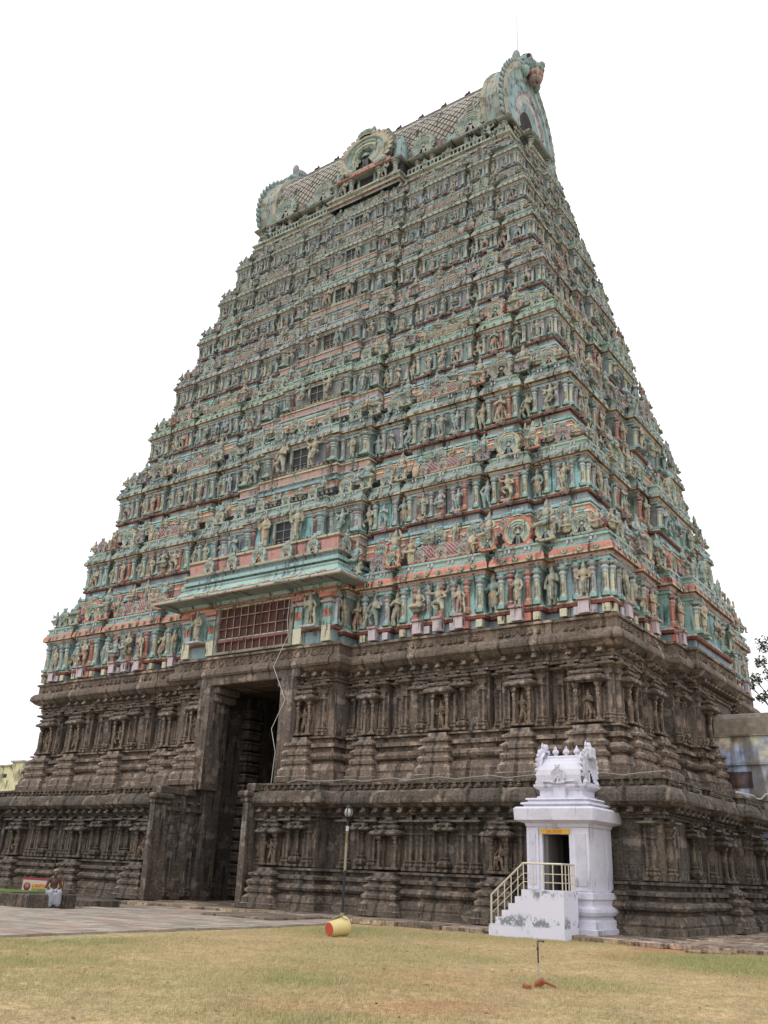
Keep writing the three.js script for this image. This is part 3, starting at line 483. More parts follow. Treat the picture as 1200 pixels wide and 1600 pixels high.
// ---------------- the gate passage
{
  const P = part('gateway', tower), k = KU.clone().multiplyScalar(0.85), kl = KL, kd = KU.clone().multiplyScalar(0.4), ks = KU.clone().multiplyScalar(0.6);  // inner passage stone in darker steps: shade deep in the gate painted as colour
  const g = new G(); g.jit = 0.12;
  for (const s of [-1, 1]) {
    const bx = (a, b, y0, y1, z0, z1, kk, ch) => g.box(Math.min(s * a, s * b), Math.max(s * a, s * b), y0, y1, z0, z1, kk, ch);
    bx(2.78, 3.1, 0.14, 4.3, 13.1, 13.82, kl, 0.03); bx(2.68, 3.12, 4.3, 4.5, 12.9, 13.9, kl, 0.05); bx(2.58, 3.14, 4.5, 4.78, 12.8, 14.0, kl, 0.08);             // jamb slabs of the lower tier
    bx(2.7, 3.2, 4.78, 5.1, 11.4, 13.6, kl, 0.03);
    bx(2.9, 3.6, 0, 5.1, 10.9, 13.2, kl);
    bx(2.34, 3.1, 5.1, 10.15, 10.4, 11.5, k, 0.03);
    bx(2.5, 3.6, 0.1, 10.2, 9.9, 10.9, ks, 0.03);
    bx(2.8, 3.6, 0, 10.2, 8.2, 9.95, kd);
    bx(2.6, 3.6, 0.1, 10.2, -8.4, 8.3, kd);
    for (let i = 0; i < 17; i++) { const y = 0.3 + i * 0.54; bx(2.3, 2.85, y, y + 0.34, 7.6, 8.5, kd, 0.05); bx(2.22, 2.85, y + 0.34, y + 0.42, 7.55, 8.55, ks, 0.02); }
    for (let i = 2; i < 4; i++) bx(2.75 - 0.2 * (i + 1), 2.8, 8.6 + i * 0.38, 8.98 + i * 0.38, 9.8, 11.3, k, 0.06);
  }
  g.build('passage_wall', stoneLow, P);
  const b = new G(); b.jit = 0.1;
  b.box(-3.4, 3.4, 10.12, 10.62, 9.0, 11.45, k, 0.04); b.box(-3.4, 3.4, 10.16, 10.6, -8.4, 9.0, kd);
  b.build('lintel', stoneLow, P);
  const w = new G();
  w.sweep([[-5.15, 10.85], [5.15, 10.85]], [[0, 10.5, KU], [0.5, 10.52, KU], [0.68, 10.56, KU], [0.74, 10.66, KU], [0.7, 10.86, KU], [0.56, 11.0, KU], [0.42, 11.06, KU], [0.42, 11.48, KU], [0.52, 11.51, KU], [0.52, 11.62, KU], [-1.2, 11.67, KU]], false);
  w.build('entrance_cornice', stoneLow, P);
  const sc = new G(); for (let i = 0; i < 19; i++) { const x = -4.6 + i * 0.51; for (let j = 0; j < 9; j++) { const a = j / 9 * PI * 1.6, c = (j + 1) / 9 * PI * 1.6, r = 0.16; const fl = i % 2 ? -1 : 1; sc.bar(V(x + Math.cos(a) * r, 11.27 + fl * Math.sin(a) * r, 11.29), V(x + Math.cos(c) * r, 11.27 + fl * Math.sin(c) * r, 11.29), 0.035, KU, 5); } }
  sc.build('scroll_frieze', stoneLow, P).userData.kind = 'stuff';
  const d = new G(); const kw = col('#2a231e');  // door wood near black too, carrying the passage shade in its colour
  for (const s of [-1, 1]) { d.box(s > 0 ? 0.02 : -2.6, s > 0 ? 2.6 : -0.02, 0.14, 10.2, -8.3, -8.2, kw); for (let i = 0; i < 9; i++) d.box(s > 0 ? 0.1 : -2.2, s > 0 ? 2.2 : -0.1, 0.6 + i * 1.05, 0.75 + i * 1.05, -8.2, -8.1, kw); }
  d.build('wooden_door', std({ vertexColors: true }), P);
  for (const s of [-1, 1]) for (const z of [11.35, 12.6]) put('pilaster', pilasterGeo(4.1, kl.clone().multiplyScalar(1.15)), stoneLow, P, s * 2.9, 0.3, z, -s * PI / 2, 1.1, 1, 0.7);
  // squared blocks of the reveal and of the plain corner walls
  blockCourse(P, (a, c, y, y2, gg, kk) => { const f = rr(0.01, 0.035); gg.box(-2.9, -2.9 + f, y, y2, a, c, kk); }, 10.95, 13.05, 0.2, 5.0, kl.clone().multiplyScalar(1.25), stoneLow);
  blockCourse(P, (a, c, y, y2, gg, kk) => { const f = rr(0.01, 0.035); gg.box(-2.5, -2.5 + f, y, y2, a, c, kk); }, 9.95, 10.85, 0.3, 8.5, ks, stoneLow);
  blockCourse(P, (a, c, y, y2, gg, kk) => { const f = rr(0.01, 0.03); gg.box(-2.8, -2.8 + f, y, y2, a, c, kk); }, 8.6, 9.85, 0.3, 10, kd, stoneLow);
  blockCourse(lowTier, (a, c, y, y2, gg, kk) => { const f = rr(0.01, 0.035); gg.box(a, c, y, y2, LOW.D - 0.02, LOW.D + f, kk); }, 17.1, 19.85, 1.85, 3.74, KL, stoneLow);
  blockCourse(lowTier, (a, c, y, y2, gg, kk) => { const f = rr(0.01, 0.035); gg.box(LOW.W - 0.02, LOW.W + f, y, y2, a, c, kk); }, 10.0, 11.6, 1.85, 3.74, KL, stoneLow);
  for (const s of [-1, 1]) for (const [a, b2] of [[8.75, 9.85], [11.1, 12.3]]) blockCourse(upTier, (u, v, y, y2, gg, kk) => { const f = rr(0.01, 0.03); gg.box(Math.min(s * u, s * v), Math.max(s * u, s * v), y, y2, UP.D + 0.08, UP.D + 0.1 + f, kk); }, a, b2, 7.45, 9.8, KU, stoneLow);
}

// ---------------- painted storeys
const LEVEL = [11.7, 17.25, 21.95, 26.8, 30.95, 34.9, 38.6, 41.9, 44.95];
const Wy = (y) => 18.33 - 0.2215 * (y - 11.7), Dy = (y) => 10.18 - 0.196 * (y - 11.7);
const FRONT = [[0, 0.16, 0.55, 'centre'], [0.16, 0.287, 0.25, 'wing'], [0.287, 0.328, -0.42, 'recess'], [0.328, 0.412, -0.06, 'narrow'], [0.412, 0.453, -0.42, 'recess'], [0.453, 0.687, 0.05, 'sala'], [0.687, 0.73, -0.42, 'recess'], [0.73, 0.836, 0.06, 'panjara'], [0.836, 0.885, -0.42, 'recess'], [0.885, 1, 0, 'kuta']];
const SIDE = [[0, 0.27, 1.0, 'centre'], [0.27, 0.42, 0.45, 'flank'], [0.42, 0.5, -0.4, 'recess'], [0.5, 0.66, 0.02, 'panjara'], [0.66, 0.76, -0.42, 'recess'], [0.76, 1, 0, 'kuta']];
const scaleF = (half, W, s) => half.map(([a, b, p]) => [a * W, b * W, p * s]);
const kinds = (half) => [...half.slice().reverse().map((h) => h[3]), ...half.map((h) => h[3])];
const lattice = (g, w, pts, k, r, gap) => {       // crossing ribs over a vault; pts = [[z, y], ...] half section, w half length
  const L = [0]; for (let i = 1; i < pts.length; i++) L.push(L[i - 1] + Math.hypot(pts[i][0] - pts[i - 1][0], pts[i][1] - pts[i - 1][1]));
  const T = L[L.length - 1], at = (t) => { t = Math.min(T, Math.max(0, t)); let i = 1; while (i < L.length - 1 && L[i] < t) i++; const f = (t - L[i - 1]) / (L[i] - L[i - 1]); const a = pts[i - 1], b = pts[i], nx = b[1] - a[1], ny = -(b[0] - a[0]), l = Math.hypot(nx, ny); return [a[0] + (b[0] - a[0]) * f + nx / l * 0.015, a[1] + (b[1] - a[1]) * f + ny / l * 0.015]; };
  const step = gap ?? r * 9;
  for (const s of [-1, 1]) for (let x0 = -w - T; x0 < w + T; x0 += step) {
    const n = 8; for (let i = 0; i < n; i++) {
      const t0 = T * i / n, t1 = T * (i + 1) / n, xa = x0 + s * t0, xb = x0 + s * t1;
      if (Math.min(xa, xb) < -w || Math.max(xa, xb) > w) continue;
      const A = at(t0), B = at(t1);
      g.bar(V(xa, A[1], A[0]), V(xb, B[1], B[0]), r, k, 4);
    }
  }
};
function vaultPts(d, h) { return [[d, 0], [d * 1.06, h * 0.14], [d * 1.1, h * 0.3], [d * 1.04, h * 0.5], [d * 0.85, h * 0.7], [d * 0.55, h * 0.87], [d * 0.25, h * 0.97], [0, h]]; }
const salaCache = new Map();
function salaRoof(w, d, h, P, key, f, large) {         // barrel roof, origin at the middle of its foot, ends closed by thick horseshoe arches
  if (salaCache.has(key)) return salaCache.get(key);
  const g = new G(), pts = vaultPts(d, h), both = [...pts, ...pts.slice(0, -1).reverse().map(([z, y]) => [-z, y])];
  const skin = f < 0.3 ? P.red : P.olive, rib = f < 0.3 ? P.pink : P.yellow;
  for (let i = 0; i < both.length - 1; i++) { const [z0, y0] = both[i], [z1, y1] = both[i + 1]; g.quad(V(-w, y0, z0), V(w, y0, z0), V(w, y1, z1), V(-w, y1, z1), i < 1 || i > both.length - 3 ? P.turq : skin); }
  lattice(g, w * 0.9, pts.slice(1), rib, large ? 0.022 : 0.018);
  g.box(-w, w, -0.02, h * 0.07, d - 0.02, d + 0.1, P.salmon); g.box(-w, w, h * 0.07, h * 0.12, d, d + 0.06, P.turq);
  for (const s of [-1, 1]) {                 // gable arches
    const X = (a) => s * (w + a), big = both.map(([z, y]) => [z * 1.16, y * 1.16]);
    const rings = [[1.0, -0.28, P.yellow], [1.0, 0.08, P.red], [0.88, 0.14, P.salmon], [0.76, 0.08, P.yellow], [0.66, 0.12, P.turq], [0.45, 0.04, P.green], [0.3, 0.06, P.pink], [0.0, 0.0, P.dark]];
    const Q = (q, [z, y]) => V(X(q[1]), h * 0.25 + (y - h * 0.25) * q[0], z * q[0]);
    for (let r = 0; r < rings.length - 1; r++) for (let i = 0; i < big.length - 1; i++) { const a = Q(rings[r], big[i]), b = Q(rings[r], big[i + 1]), c = Q(rings[r + 1], big[i + 1]), e = Q(rings[r + 1], big[i]); s > 0 ? g.quad(b, a, e, c, rings[r][2], 1) : g.quad(a, b, c, e, rings[r][2], 1); }
    g.lathe(X(-0.05), h * 1.12, 0, [[0.2, 0, P.cyan], [0.24, 0.1, P.cyan], [0.14, 0.2, P.turq], [0.17, 0.3, P.cyan], [0, 0.45, P.white]], 7, 1, 1);
  }
  const n = Math.max(2, Math.round(w * 2 / 0.55));
  for (let i = 0; i < n; i++) g.lathe(-w + (i + 0.5) * 2 * w / n, h * 0.98, 0, [[0.06, 0, P.olive], [0.13, 0.06, P.yellow], [0.06, 0.13, P.olive], [0.1, 0.2, P.yellow], [0, 0.34, P.yellow]], 6);
  const geo = g.geo(); salaCache.set(key, geo); return geo;
}
function domeRoof(w, d, h, P, f) {
  const g = new G(), R = [[-w, d], [w, d], [w, -d], [-w, -d]], m = Math.min(w, d), skin = f < 0.3 ? P.red : P.olive;
  g.sweep(R, [[0.02, 0, P.turq], [0.06, h * 0.1, P.cream], [0.06, h * 0.16, P.turq], [-0.02, h * 0.18, skin], [0.06 * m, h * 0.34, skin], [0.02, h * 0.5, skin], [-0.18 * m, h * 0.68, skin], [-0.45 * m, h * 0.83, skin], [-0.75 * m, h * 0.93, P.turq], [-0.97 * m, h * 0.97, P.yellow]], true);
  for (const [ry, hw, hd] of [[0, w, d], [PI / 2, d, w], [-PI / 2, d, w]]) {
    const q = new G(), pts = [[hd - 0.0, h * 0.18], [hd + 0.06 * m, h * 0.34], [hd + 0.02, h * 0.5], [hd - 0.18 * m, h * 0.68]];
    lattice(q, hw * 0.85, pts, f < 0.3 ? P.pink : P.yellow, 0.02); g.add(q.geo(), XF(0, 0, 0, ry), new THREE.Color(1, 1, 1));
  }
  g.lathe(0, h * 0.93, 0, [[0.2, 0, P.yellow], [0.26, 0.08, P.yellow], [0.1, 0.16, P.olive], [0.16, 0.26, P.yellow], [0.06, 0.36, P.yellow], [0, 0.56, P.olive]], 8);
  return g.geo();
}
const WALLS = ['blue', 'purple', 'deep', 'slate'];

function paintedStorey(i) {
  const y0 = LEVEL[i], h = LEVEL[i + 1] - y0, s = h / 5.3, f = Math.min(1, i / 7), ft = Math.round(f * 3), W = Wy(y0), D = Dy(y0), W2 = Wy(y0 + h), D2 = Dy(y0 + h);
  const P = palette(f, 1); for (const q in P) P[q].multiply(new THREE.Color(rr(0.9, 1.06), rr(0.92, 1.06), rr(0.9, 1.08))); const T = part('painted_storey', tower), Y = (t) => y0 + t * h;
  const FR = FRONT.map((q) => (i < 1 && (q[3] === 'centre' || q[3] === 'wing') ? [q[0], q[1], 0.4, q[3]] : q));
  const hf = scaleF(FR, W, s), hs = scaleF(SIDE, D, s);
  const plan = outline(W, D, hf, hs), plan2 = outline(W2, D2, scaleF(FRONT, W2, s * 0.85), scaleF(SIDE, D2, s * 0.85));
  const eaveK = i ? mixc(mixc(P.green, P.olive, 0.4), i % 2 ? P.slate : P.pink, 0.35) : P.salmon;
  const jw = WALLS.map((n) => mixc(P[n], P.dark, 0.12));  // wall colours mixed towards dark: shade of the gaps put into the paint
  // walls, ledges and eaves following every projection
  const run = (name, path, prof, sd) => { const g = new G(); g.jit = 0.1; g.sweep(sd ? subdiv(path, sd, true) : path, prof, true); return g.build(name, paint, T); };
  const wallCol = (e) => (i < 2 ? [P.turq, P.cyan, jw[0], jw[2], P.turq, jw[3]] : [jw[2], jw[0], jw[1], jw[3], jw[2], jw[0]])[(e * 7 + i) % 6];
  run('base_ledge', plan, [[0.0, Y(0), i ? P.olive : P.blue], [0.0, Y(0.065), P.maroon], [0.15 * s, Y(0.072), P.maroon], [0.17 * s, Y(0.096), P.orange], [0.14 * s, Y(0.1), P.cream], [0.13 * s, Y(0.11), P.turq], [0.07 * s, Y(0.118), P.turq], [0, Y(0.14)]]);
  run('wall', plan, [[0, Y(0.14), wallCol], [0, Y(0.415)]]);
  run('eave', plan, [[0, Y(0.4), P.turq], [0.08 * s, Y(0.402), P.turq], [0.08 * s, Y(0.425), P.white], [0.15 * s, Y(0.43), P.pink], [0.15 * s, Y(0.448), P.cream], [0.2 * s, Y(0.455), P.red], [0.32 * s, Y(0.462), P.cream], [0.34 * s, Y(0.475), eaveK], [0.31 * s, Y(0.505), eaveK], [0.23 * s, Y(0.53), P.yellow], [0.2 * s, Y(0.535), P.turq], [0.22 * s, Y(0.55), P.cyan], [0.14 * s, Y(0.558), P.green], [0.12 * s, Y(0.588), P.cream], [0.2 * s, Y(0.592), P.turq], [0.2 * s, Y(0.608), P.salmon], [0.1 * s, Y(0.615), P.slate], [-1.4, Y(0.62)]]);
  run('parapet_band', plan2, [[-0.12, Y(0.6), mixc(P.purple, P.dark, 0.5)], [-0.12, Y(0.76), mixc(P.olive, P.dark, 0.3)], [-0.06, Y(0.78), P.slate], [0.2 * s, Y(0.8), P.white], [0.23 * s, Y(0.825), P.salmon], [0.2 * s, Y(0.868), P.cream], [0.23 * s, Y(0.872), P.cream], [0.21 * s, Y(0.89), P.salmon], [0.17 * s, Y(0.925), P.yellow], [0.22 * s, Y(0.932), P.cream], [0.22 * s, Y(0.945), P.dark], [0.17 * s, Y(0.948), P.blue], [0.25 * s, Y(0.956), P.cyan], [0.25 * s, Y(0.982), P.turq], [0.12 * s, Y(0.99), P.slate], [-0.1, Y(1.0)]]);  // lowest strips, set back, coloured darker to paint in the recess shade
  // little discs along the curved eave, dentils above it
  const bits = new G(), kud = new G(); kud.lathe(0, 0, 0, [[0, 0, P.cyan], [0.13, 0.02, P.cyan], [0.1, 0.07, P.yellow], [0.05, 0.05, P.red], [0, 0.08, P.white]], 7); const kg = kud.geo();
  const alongF = (fn, step) => { for (const m of [1, -1]) for (const [a, b, p] of hf) { const n = Math.max(1, Math.round((b - a) / step)); for (let q = 0; q < n; q++) fn(XF(m * (a + (b - a) * (q + 0.5) / n), 0, D + p)); } for (const [a, b, p] of full(hs)) { const n = Math.max(1, Math.round((b - a) / step)); for (let q = 0; q < n; q++) fn(XF(W + p, 0, a + (b - a) * (q + 0.5) / n, PI / 2)); } };
  const one = new THREE.Color(1, 1, 1);
  alongF((m) => bits.add(kg, m.clone().multiply(XF(0, Y(0.49), 0.35 * s, 0, s, s, s, PI / 2 - 0.2)), one), 0.62 * s);
  const den = new G(); den.box(-0.14, -0.05, -0.07, 0.07, -0.02, 0.09, P.white); den.box(0.05, 0.14, -0.07, 0.07, -0.02, 0.09, P.white); const dg = den.geo();
  alongF((m) => bits.add(dg, m.clone().multiply(XF(0, Y(0.573), 0.12 * s, 0, s)), one), 0.95 * s);
  bits.build('eave_ornament', paintSmall, T).userData.kind = 'stuff';

  const frontPos = (m, u) => [m * u, D + projAt(hf, u)], sidePos = (u) => [W + projAt(hs, u), u];
  const cols = new G(), single = i < 3, yc = Y(0.118), hc = h * (0.402 - 0.118);
  const post = new G(); { const q = new G(); q.box(-0.5, 0.5, 0, 1, -0.5, 0.5, new THREE.Color(1, 1, 1)); post.g = q.geo(); }
  const putCol = (v, x, z, ry, big = 1) => { if (i < 1) post.add(post.g, XF(x, y0 + 0.01, z, ry, 0.3, h * 0.06, 0.24), v === 1 ? P.salmon : v === 2 ? P.white : P.cream); const g = column(v, ft), sc = hc, r = Math.min(sc * 1.0, 1.45 * s) * big; if (single || big > 1.2) put('column', g, paintSmall, T, x, yc, z, ry, r, sc, r); else cols.add(g, XF(x, yc, z, ry, r, sc, r), one); };
  const ped = new G(), pedAt = (x, z, ry, w) => { ped.add(pedG, XF(x, Y(0.0), z, ry, w, h * 0.12, w), one); };
  const pg = new G(); if (i < 1) pg.box(-0.26, 0.26, 0, 0.8, -0.2, 0.2, mixc(P.pink, P.white, 0.75), 0.015); else pg.lathe(0, 0.6, 0.05, [[0.12, -0.1, P.pink], [0.26, 0.05, P.pink], [0.3, 0.2, P.pink]], 8); pg.box(-0.3, 0.3, 0.8, 1.0, -0.2, 0.3, i < 1 ? mixc(P.pink, P.purple, 0.3) : P.yellow, 0.03); const pedG = pg.geo();
  const crowd = new G();
  const statue = (x, y, z, ry, H, set) => {
    const po = pick(set), tone = Math.floor(rnd() * 6), sc = H / 1.08 * rr(0.9, 1.08), a = ry + rr(-0.3, 0.3), fl = rnd() < 0.5 ? -1 : 1;
    if (i >= 4) { crowd.add(fig(po, tone, ft, 1), XF(x, y, z, a, sc), one); return; }      // too small to pick apart
    const m = put('statue', fig(po, tone, ft), paintSmall, T, x, y, z, a, sc); m.scale.x *= fl;
  };
  const arches = new G(), archAt = (x, y, z, ry, H, v) => i >= 4 ? arches.add(arch(v, ft), XF(x, y, z, ry, H / 2.5), one) : put('horseshoe_arch', arch(v, ft), paintSmall, T, x, y, z, ry, H / 2.5);

  const doUnit = (kind, a, b, place, isSide) => {       // place(u, out) -> [x, z, ry]
    const w = b - a, c = (a + b) / 2;
    const P3 = (u, out) => place(u, out);
    const at = (fn, u, out, ...r) => { const [x, z, ry] = P3(u, out); return fn(x, z, ry, ...r); };
    const C = (v, u, big) => { const [x, z, ry] = P3(u, 0.08 * s); putCol(v, x, z, ry, big); };
    const S = (u, out, H, set = STAND, yy = 0.118, pw = 0) => { const [x, z, ry] = P3(u, out); if (pw) pedAt(x, z, ry, pw); statue(x, Y(yy), z, ry, H, set); };
    const A = (u, out, t, H, v) => { const [x, z, ry] = P3(u, out); archAt(x, Y(t), z, ry, H, v); };
    const vmix = (i + Math.abs(Math.round(c))) % 2;
    if (kind === 'recess') {
      S(c, 0.3 * s, hc * 1.12, STAND, 0.1);
      if (w > 0.55) S(c, 0.62 * s, h * 0.33, rnd() < 0.4 ? LIFT : SEAT, 0.6);
      else S(c, 0.62 * s, h * 0.31, SEAT, 0.6);
      A(c, 0.85 * s, 0.6, h * 0.2, [1, 3, 0][(i + Math.abs(Math.round(c * 3))) % 3]);
    } else if (kind === 'kuta') {
      for (const [v, u] of [[0, a + 0.13 * s], [2, a + w * 0.35], [2, a + w * 0.68], [0, b - 0.13 * s]]) C(v, u);
      S(a + w * 0.52, 0.2 * s, hc * 1.0, STAND, 0.118, 0.85 * s);
      S(a + w * 0.17, 0.08 * s, h * 0.2, SEAT, 0.612); S(a + w * 0.83, 0.08 * s, h * 0.2, SEAT, 0.612);
      A(a + w * 0.5, -0.02 + 0.12 * s, 0.62, h * 0.225, (i + 2) % 5);
    } else if (kind === 'panjara') {
      for (const [v, u] of [[0, a + 0.13 * s], [4, a + w * 0.3], [1, a + w * 0.72], [0, b - 0.13 * s]]) C(i > 3 && v ? 0 : v, u);
      S(c, 0.22 * s, hc * 1.02, STAND, 0.118, 0.95 * s);
      A(c, 0.14 * s, 0.6, h * 0.33, [1, 0, 2, 5][(i + vmix) % 4]);
    } else if (kind === 'sala') {
      const n = 6; for (let q = 0; q <= n; q++) C(q === 0 || q === n ? 0 : q % 2 ? (i < 2 ? 1 : 2) : (i < 2 ? 2 : 3), a + 0.13 * s + (w - 0.26 * s) * q / n);
      for (const q of [0.25, 0.5, 0.75]) S(a + w * q, 0.24 * s, hc * (q === 0.5 ? 1.04 : 0.94), rnd() < 0.25 ? SEAT : STAND, 0.118, 0.8 * s);
      const [x, z, ry] = P3(c, -0.42 * s);
      put('barrel_roof', salaRoof(w * 0.5 - 0.42 * s, 0.5 * s, h * 0.17, P, 's' + i, f, i < 2), paintSmall, T, x, Y(0.62), z, ry);
      for (const q of [0.22, 0.5, 0.78]) A(a + w * q, 0.14 * s, 0.612, h * 0.15, q === 0.5 ? 0 : 2);
      for (const q of [0.1, 0.36, 0.64, 0.9]) S(a + w * q, (q < 0.2 || q > 0.8 ? 0.06 : -0.1) * s, h * rr(0.18, 0.24), rnd() < 0.35 ? STAND : SEAT, q < 0.2 || q > 0.8 ? 0.615 : 0.735);
      A(a + w * 0.2, -0.55 * s, 0.79, h * 0.17, 2); A(a + w * 0.8, -0.55 * s, 0.79, h * 0.17, 4);
    } else if (kind === 'narrow') {
      C(0, a + 0.12 * s); C(2, b - 0.12 * s);
      S(c, 0.2 * s, hc * 0.98, STAND, 0.118, 0.75 * s);
      A(c, 0.1 * s, 0.6, h * 0.21, (i * 2 + 3) % 5);
    } else if (kind === 'flank') {
      C(0, a + 0.12 * s); C(1, b - 0.14 * s); S(c, 0.2 * s, hc * 1.05, STAND, 0.118, 0.8 * s); A(c, 0.1 * s, 0.6, h * 0.23, (i + 1) % 5);
    }
    // small arches on the salmon band of the parapet
    if (kind !== 'centre') { const [x, z, ry] = isSide ? [W2 + projAt(scaleF(SIDE, D2, s * 0.85), Math.abs(c) * D2 / D) + 0.3 * s, c * D2 / D, PI / 2] : [c * W2 / W * 1, D2 + projAt(scaleF(FRONT, W2, s * 0.85), Math.abs(c) * W2 / W) + 0.3 * s, 0]; archAt(x, Y(0.8), z, ry, h * 0.19, [4, 0, 2, 4, 1][(i + Math.abs(Math.round(c * 2))) % 5]); }
  };
  for (const m of [1, -1]) FRONT.forEach(([a, b, , kind]) => { if (kind !== 'centre' && kind !== 'wing') { const A = a * W * m, B = b * W * m; doUnit(kind, Math.min(A, B), Math.max(A, B), (u, out) => [u, D + projAt(hf, u) + out, 0], false); } });
  for (const m of [1, -1]) SIDE.forEach(([a, b, , kind]) => { if (kind !== 'centre' && (m > 0 || i < 9)) { const A = a * D * m, B = b * D * m; doUnit(kind, Math.min(A, B), Math.max(A, B), (u, out) => [W + projAt(hs, u) + out, u, PI / 2], true); } });
  // corner domes, one over each corner
  const kw = W * 0.115 / 2, kd = D * 0.24 / 2, dome = domeRoof(kw * 0.92, kd * 0.92, h * 0.2, P, f);
  for (const [sx, sz] of [[1, 1], [-1, 1], [1, -1], [-1, -1]]) put('corner_dome', dome, paintSmall, T, sx * (W - kw), Y(0.62), sz * (D - kd));
  archAt(W + 0.1 * s, Y(0.62), D - kd, PI / 2, h * 0.185, (i + 1) % 5);
  for (const sz of [1, -1]) put('corner_dome', dome, paintSmall, T, -W + kw * 0.7, Y(0.62), sz * D * 0.45, 0, 0.85);   // roofs along the left flank
  // middle of the right side: a tall projecting shrine front
  {
    const z1 = D * 0.27, x = W + 1.0 * s;
    for (const m of [-1, 1]) { put('column', column(0, ft), paintSmall, T, x + 0.08 * s, yc, m * (z1 - 0.2 * s), PI / 2, 2.2 * s, hc, 2.2 * s); put('column', column(3, ft), paintSmall, T, x + 0.08 * s, yc, m * (z1 * 0.55), PI / 2, 1.9 * s, hc, 1.9 * s); statue(x + 0.3 * s, Y(0.118), m * z1 * 0.78, PI / 2, hc * 1.08, STAND); }
    statue(x + 0.25 * s, Y(0.118), 0, PI / 2, hc * 1.05, SEAT);
    archAt(x + 0.1 * s, Y(0.6), 0, PI / 2, h * 0.36, [2, 0, 3, 4][i % 4]); archAt(x + 0.05 * s, Y(0.61), z1 * 0.72, PI / 2, h * 0.19, 4); archAt(x + 0.05 * s, Y(0.61), -z1 * 0.72, PI / 2, h * 0.19, 4);
    statue(x - 0.2 * s, Y(0.62), z1 * 1.05, PI / 2, h * 0.27, SEAT); statue(x - 0.2 * s, Y(0.62), -z1 * 1.05, PI / 2, h * 0.27, SEAT);
  }
  // middle of the front: window with guardians, or the porch on the first storey
  if (i > 0) {
    const cw = W * 0.287, z = D + 0.55 * s, zw = D + 0.25 * s - (i < 2 ? 0.1 : 0), ww = 0.64 * s, yb = Y(0.112), yt = Y(0.398);
    const wd = new G(), kf = mixc(P.cream, P.slate, 0.7);
    wd.box(-ww - 0.14, -ww, yb, yt, z - 0.02, z + 0.14, kf, 0.015); wd.box(ww, ww + 0.14, yb, yt, z - 0.02, z + 0.14, kf, 0.015); wd.box(-ww - 0.14, ww + 0.14, yt, yt + 0.08, z - 0.02, z + 0.14, kf, 0.015); wd.box(-ww - 0.2, ww + 0.2, yb - 0.1, yb, z - 0.02, z + 0.2, kf, 0.015);
    wd.build('window_frame', paintSmall, T);
    const pn = new G(); pn.box(-ww, ww, yb, yt, z + 0.004, z + 0.02, col(i === 4 ? '#33221f' : '#1b1b1f')); pn.build('window_pane', std({ vertexColors: true, roughness: 0.6 }), T);
    const mu = new G(); for (const q of [0]) mu.box(q * ww - 0.014, q * ww + 0.014, yb, yt, z + 0.02, z + 0.06, P.slate); for (const q of [0.3, 0.65]) mu.box(-ww, ww, yb + (yt - yb) * q - 0.014, yb + (yt - yb) * q + 0.014, z + 0.02, z + 0.065, P.slate);
    mu.build('window_bar', paintSmall, T);
    for (const m of [-1, 1]) {
      statue(m * (ww + 0.66 * s), Y(0.112), z + 0.32 * s, 0, hc * 1.42, [3, 2, 8]); putCol(3, m * (W * 0.16 - 0.2 * s), z + 0.08 * s, 0, 2.0); putCol(4, m * (W * 0.16 - 0.62 * s), z + 0.06 * s, 0, 1.1);
      putCol(2, m * (W * 0.16 + 0.3 * s), zw + 0.1 * s, 0, 1.1); putCol(i % 2 ? 2 : 0, m * (cw - 0.22 * s), zw + 0.1 * s, 0, 2.1);
      statue(m * (W * 0.16 + cw) * 0.5, Y(0.112), zw + 0.26 * s, 0, hc * 1.12, STAND); putCol(3, m * (cw - 0.62 * s), zw + 0.08 * s, 0, 1.0);
      archAt(m * W * 0.11, Y(0.612), z + 0.1 * s, 0, h * 0.17, 4); archAt(m * (W * 0.16 + cw) * 0.5, Y(0.612), zw + 0.1 * s, 0, h * 0.24, i % 2 ? 0 : 2); archAt(m * W2 * 0.225, Y(0.8), D2 + 0.25 * 0.85 * s + 0.3 * s, 0, h * 0.18, 4); archAt(m * W2 * 0.09, Y(0.8), D2 + 0.55 * 0.85 * s + 0.3 * s, 0, h * 0.18, i % 2 ? 4 : 0);
      statue(m * cw * 0.95, Y(0.615), zw + 0.12 * s, 0, h * 0.28, SEAT); statue(m * W * 0.15, Y(0.615), z + 0.05 * s, 0, h * 0.26, SEAT); statue(m * W * 0.055, Y(0.615), z + 0.02 * s, 0, h * 0.22, SEAT);
    }
    archAt(0, Y(0.612), z + 0.1 * s, 0, h * 0.17, i % 2 ? 2 : 4);
    const bc = new G(), zb = zw + 0.12 * s, bd = W * 0.17; bc.jit = 0.05;
    bc.sweep(subdiv([[-cw, D - 0.3], [-cw, zb], [-bd, zb], [-bd, zb + 0.34 * s], [bd, zb + 0.34 * s], [bd, zb], [cw, zb], [cw, D - 0.3]], 1.2, false), [[-0.02, Y(-0.115), P.slate], [0.1 * s, Y(-0.11), P.cyan], [0.12 * s, Y(-0.085), P.white], [0.03 * s, Y(-0.08), P.blue], [0.03 * s, Y(-0.05), P.cream], [0.16 * s, Y(-0.045), P.white], [0.18 * s, Y(-0.03), P.turq], [0.06 * s, Y(-0.022), mixc(P.salmon, P.pink, 0.5)], [0.08 * s, Y(0.052), P.orange], [0.16 * s, Y(0.058), P.cream], [0.17 * s, Y(0.075), P.maroon], [0.12 * s, Y(0.09), P.cream], [-0.6 * s, Y(0.102)]], false);
    bc.build('balcony', paint, T);
    for (const q of [-0.8, -0.42, 0, 0.42, 0.8]) archAt(q * cw, Y(-0.03), zb + (Math.abs(q) < 0.5 ? 0.42 : 0.09) * s, 0, h * 0.13, q ? 3 : 4);
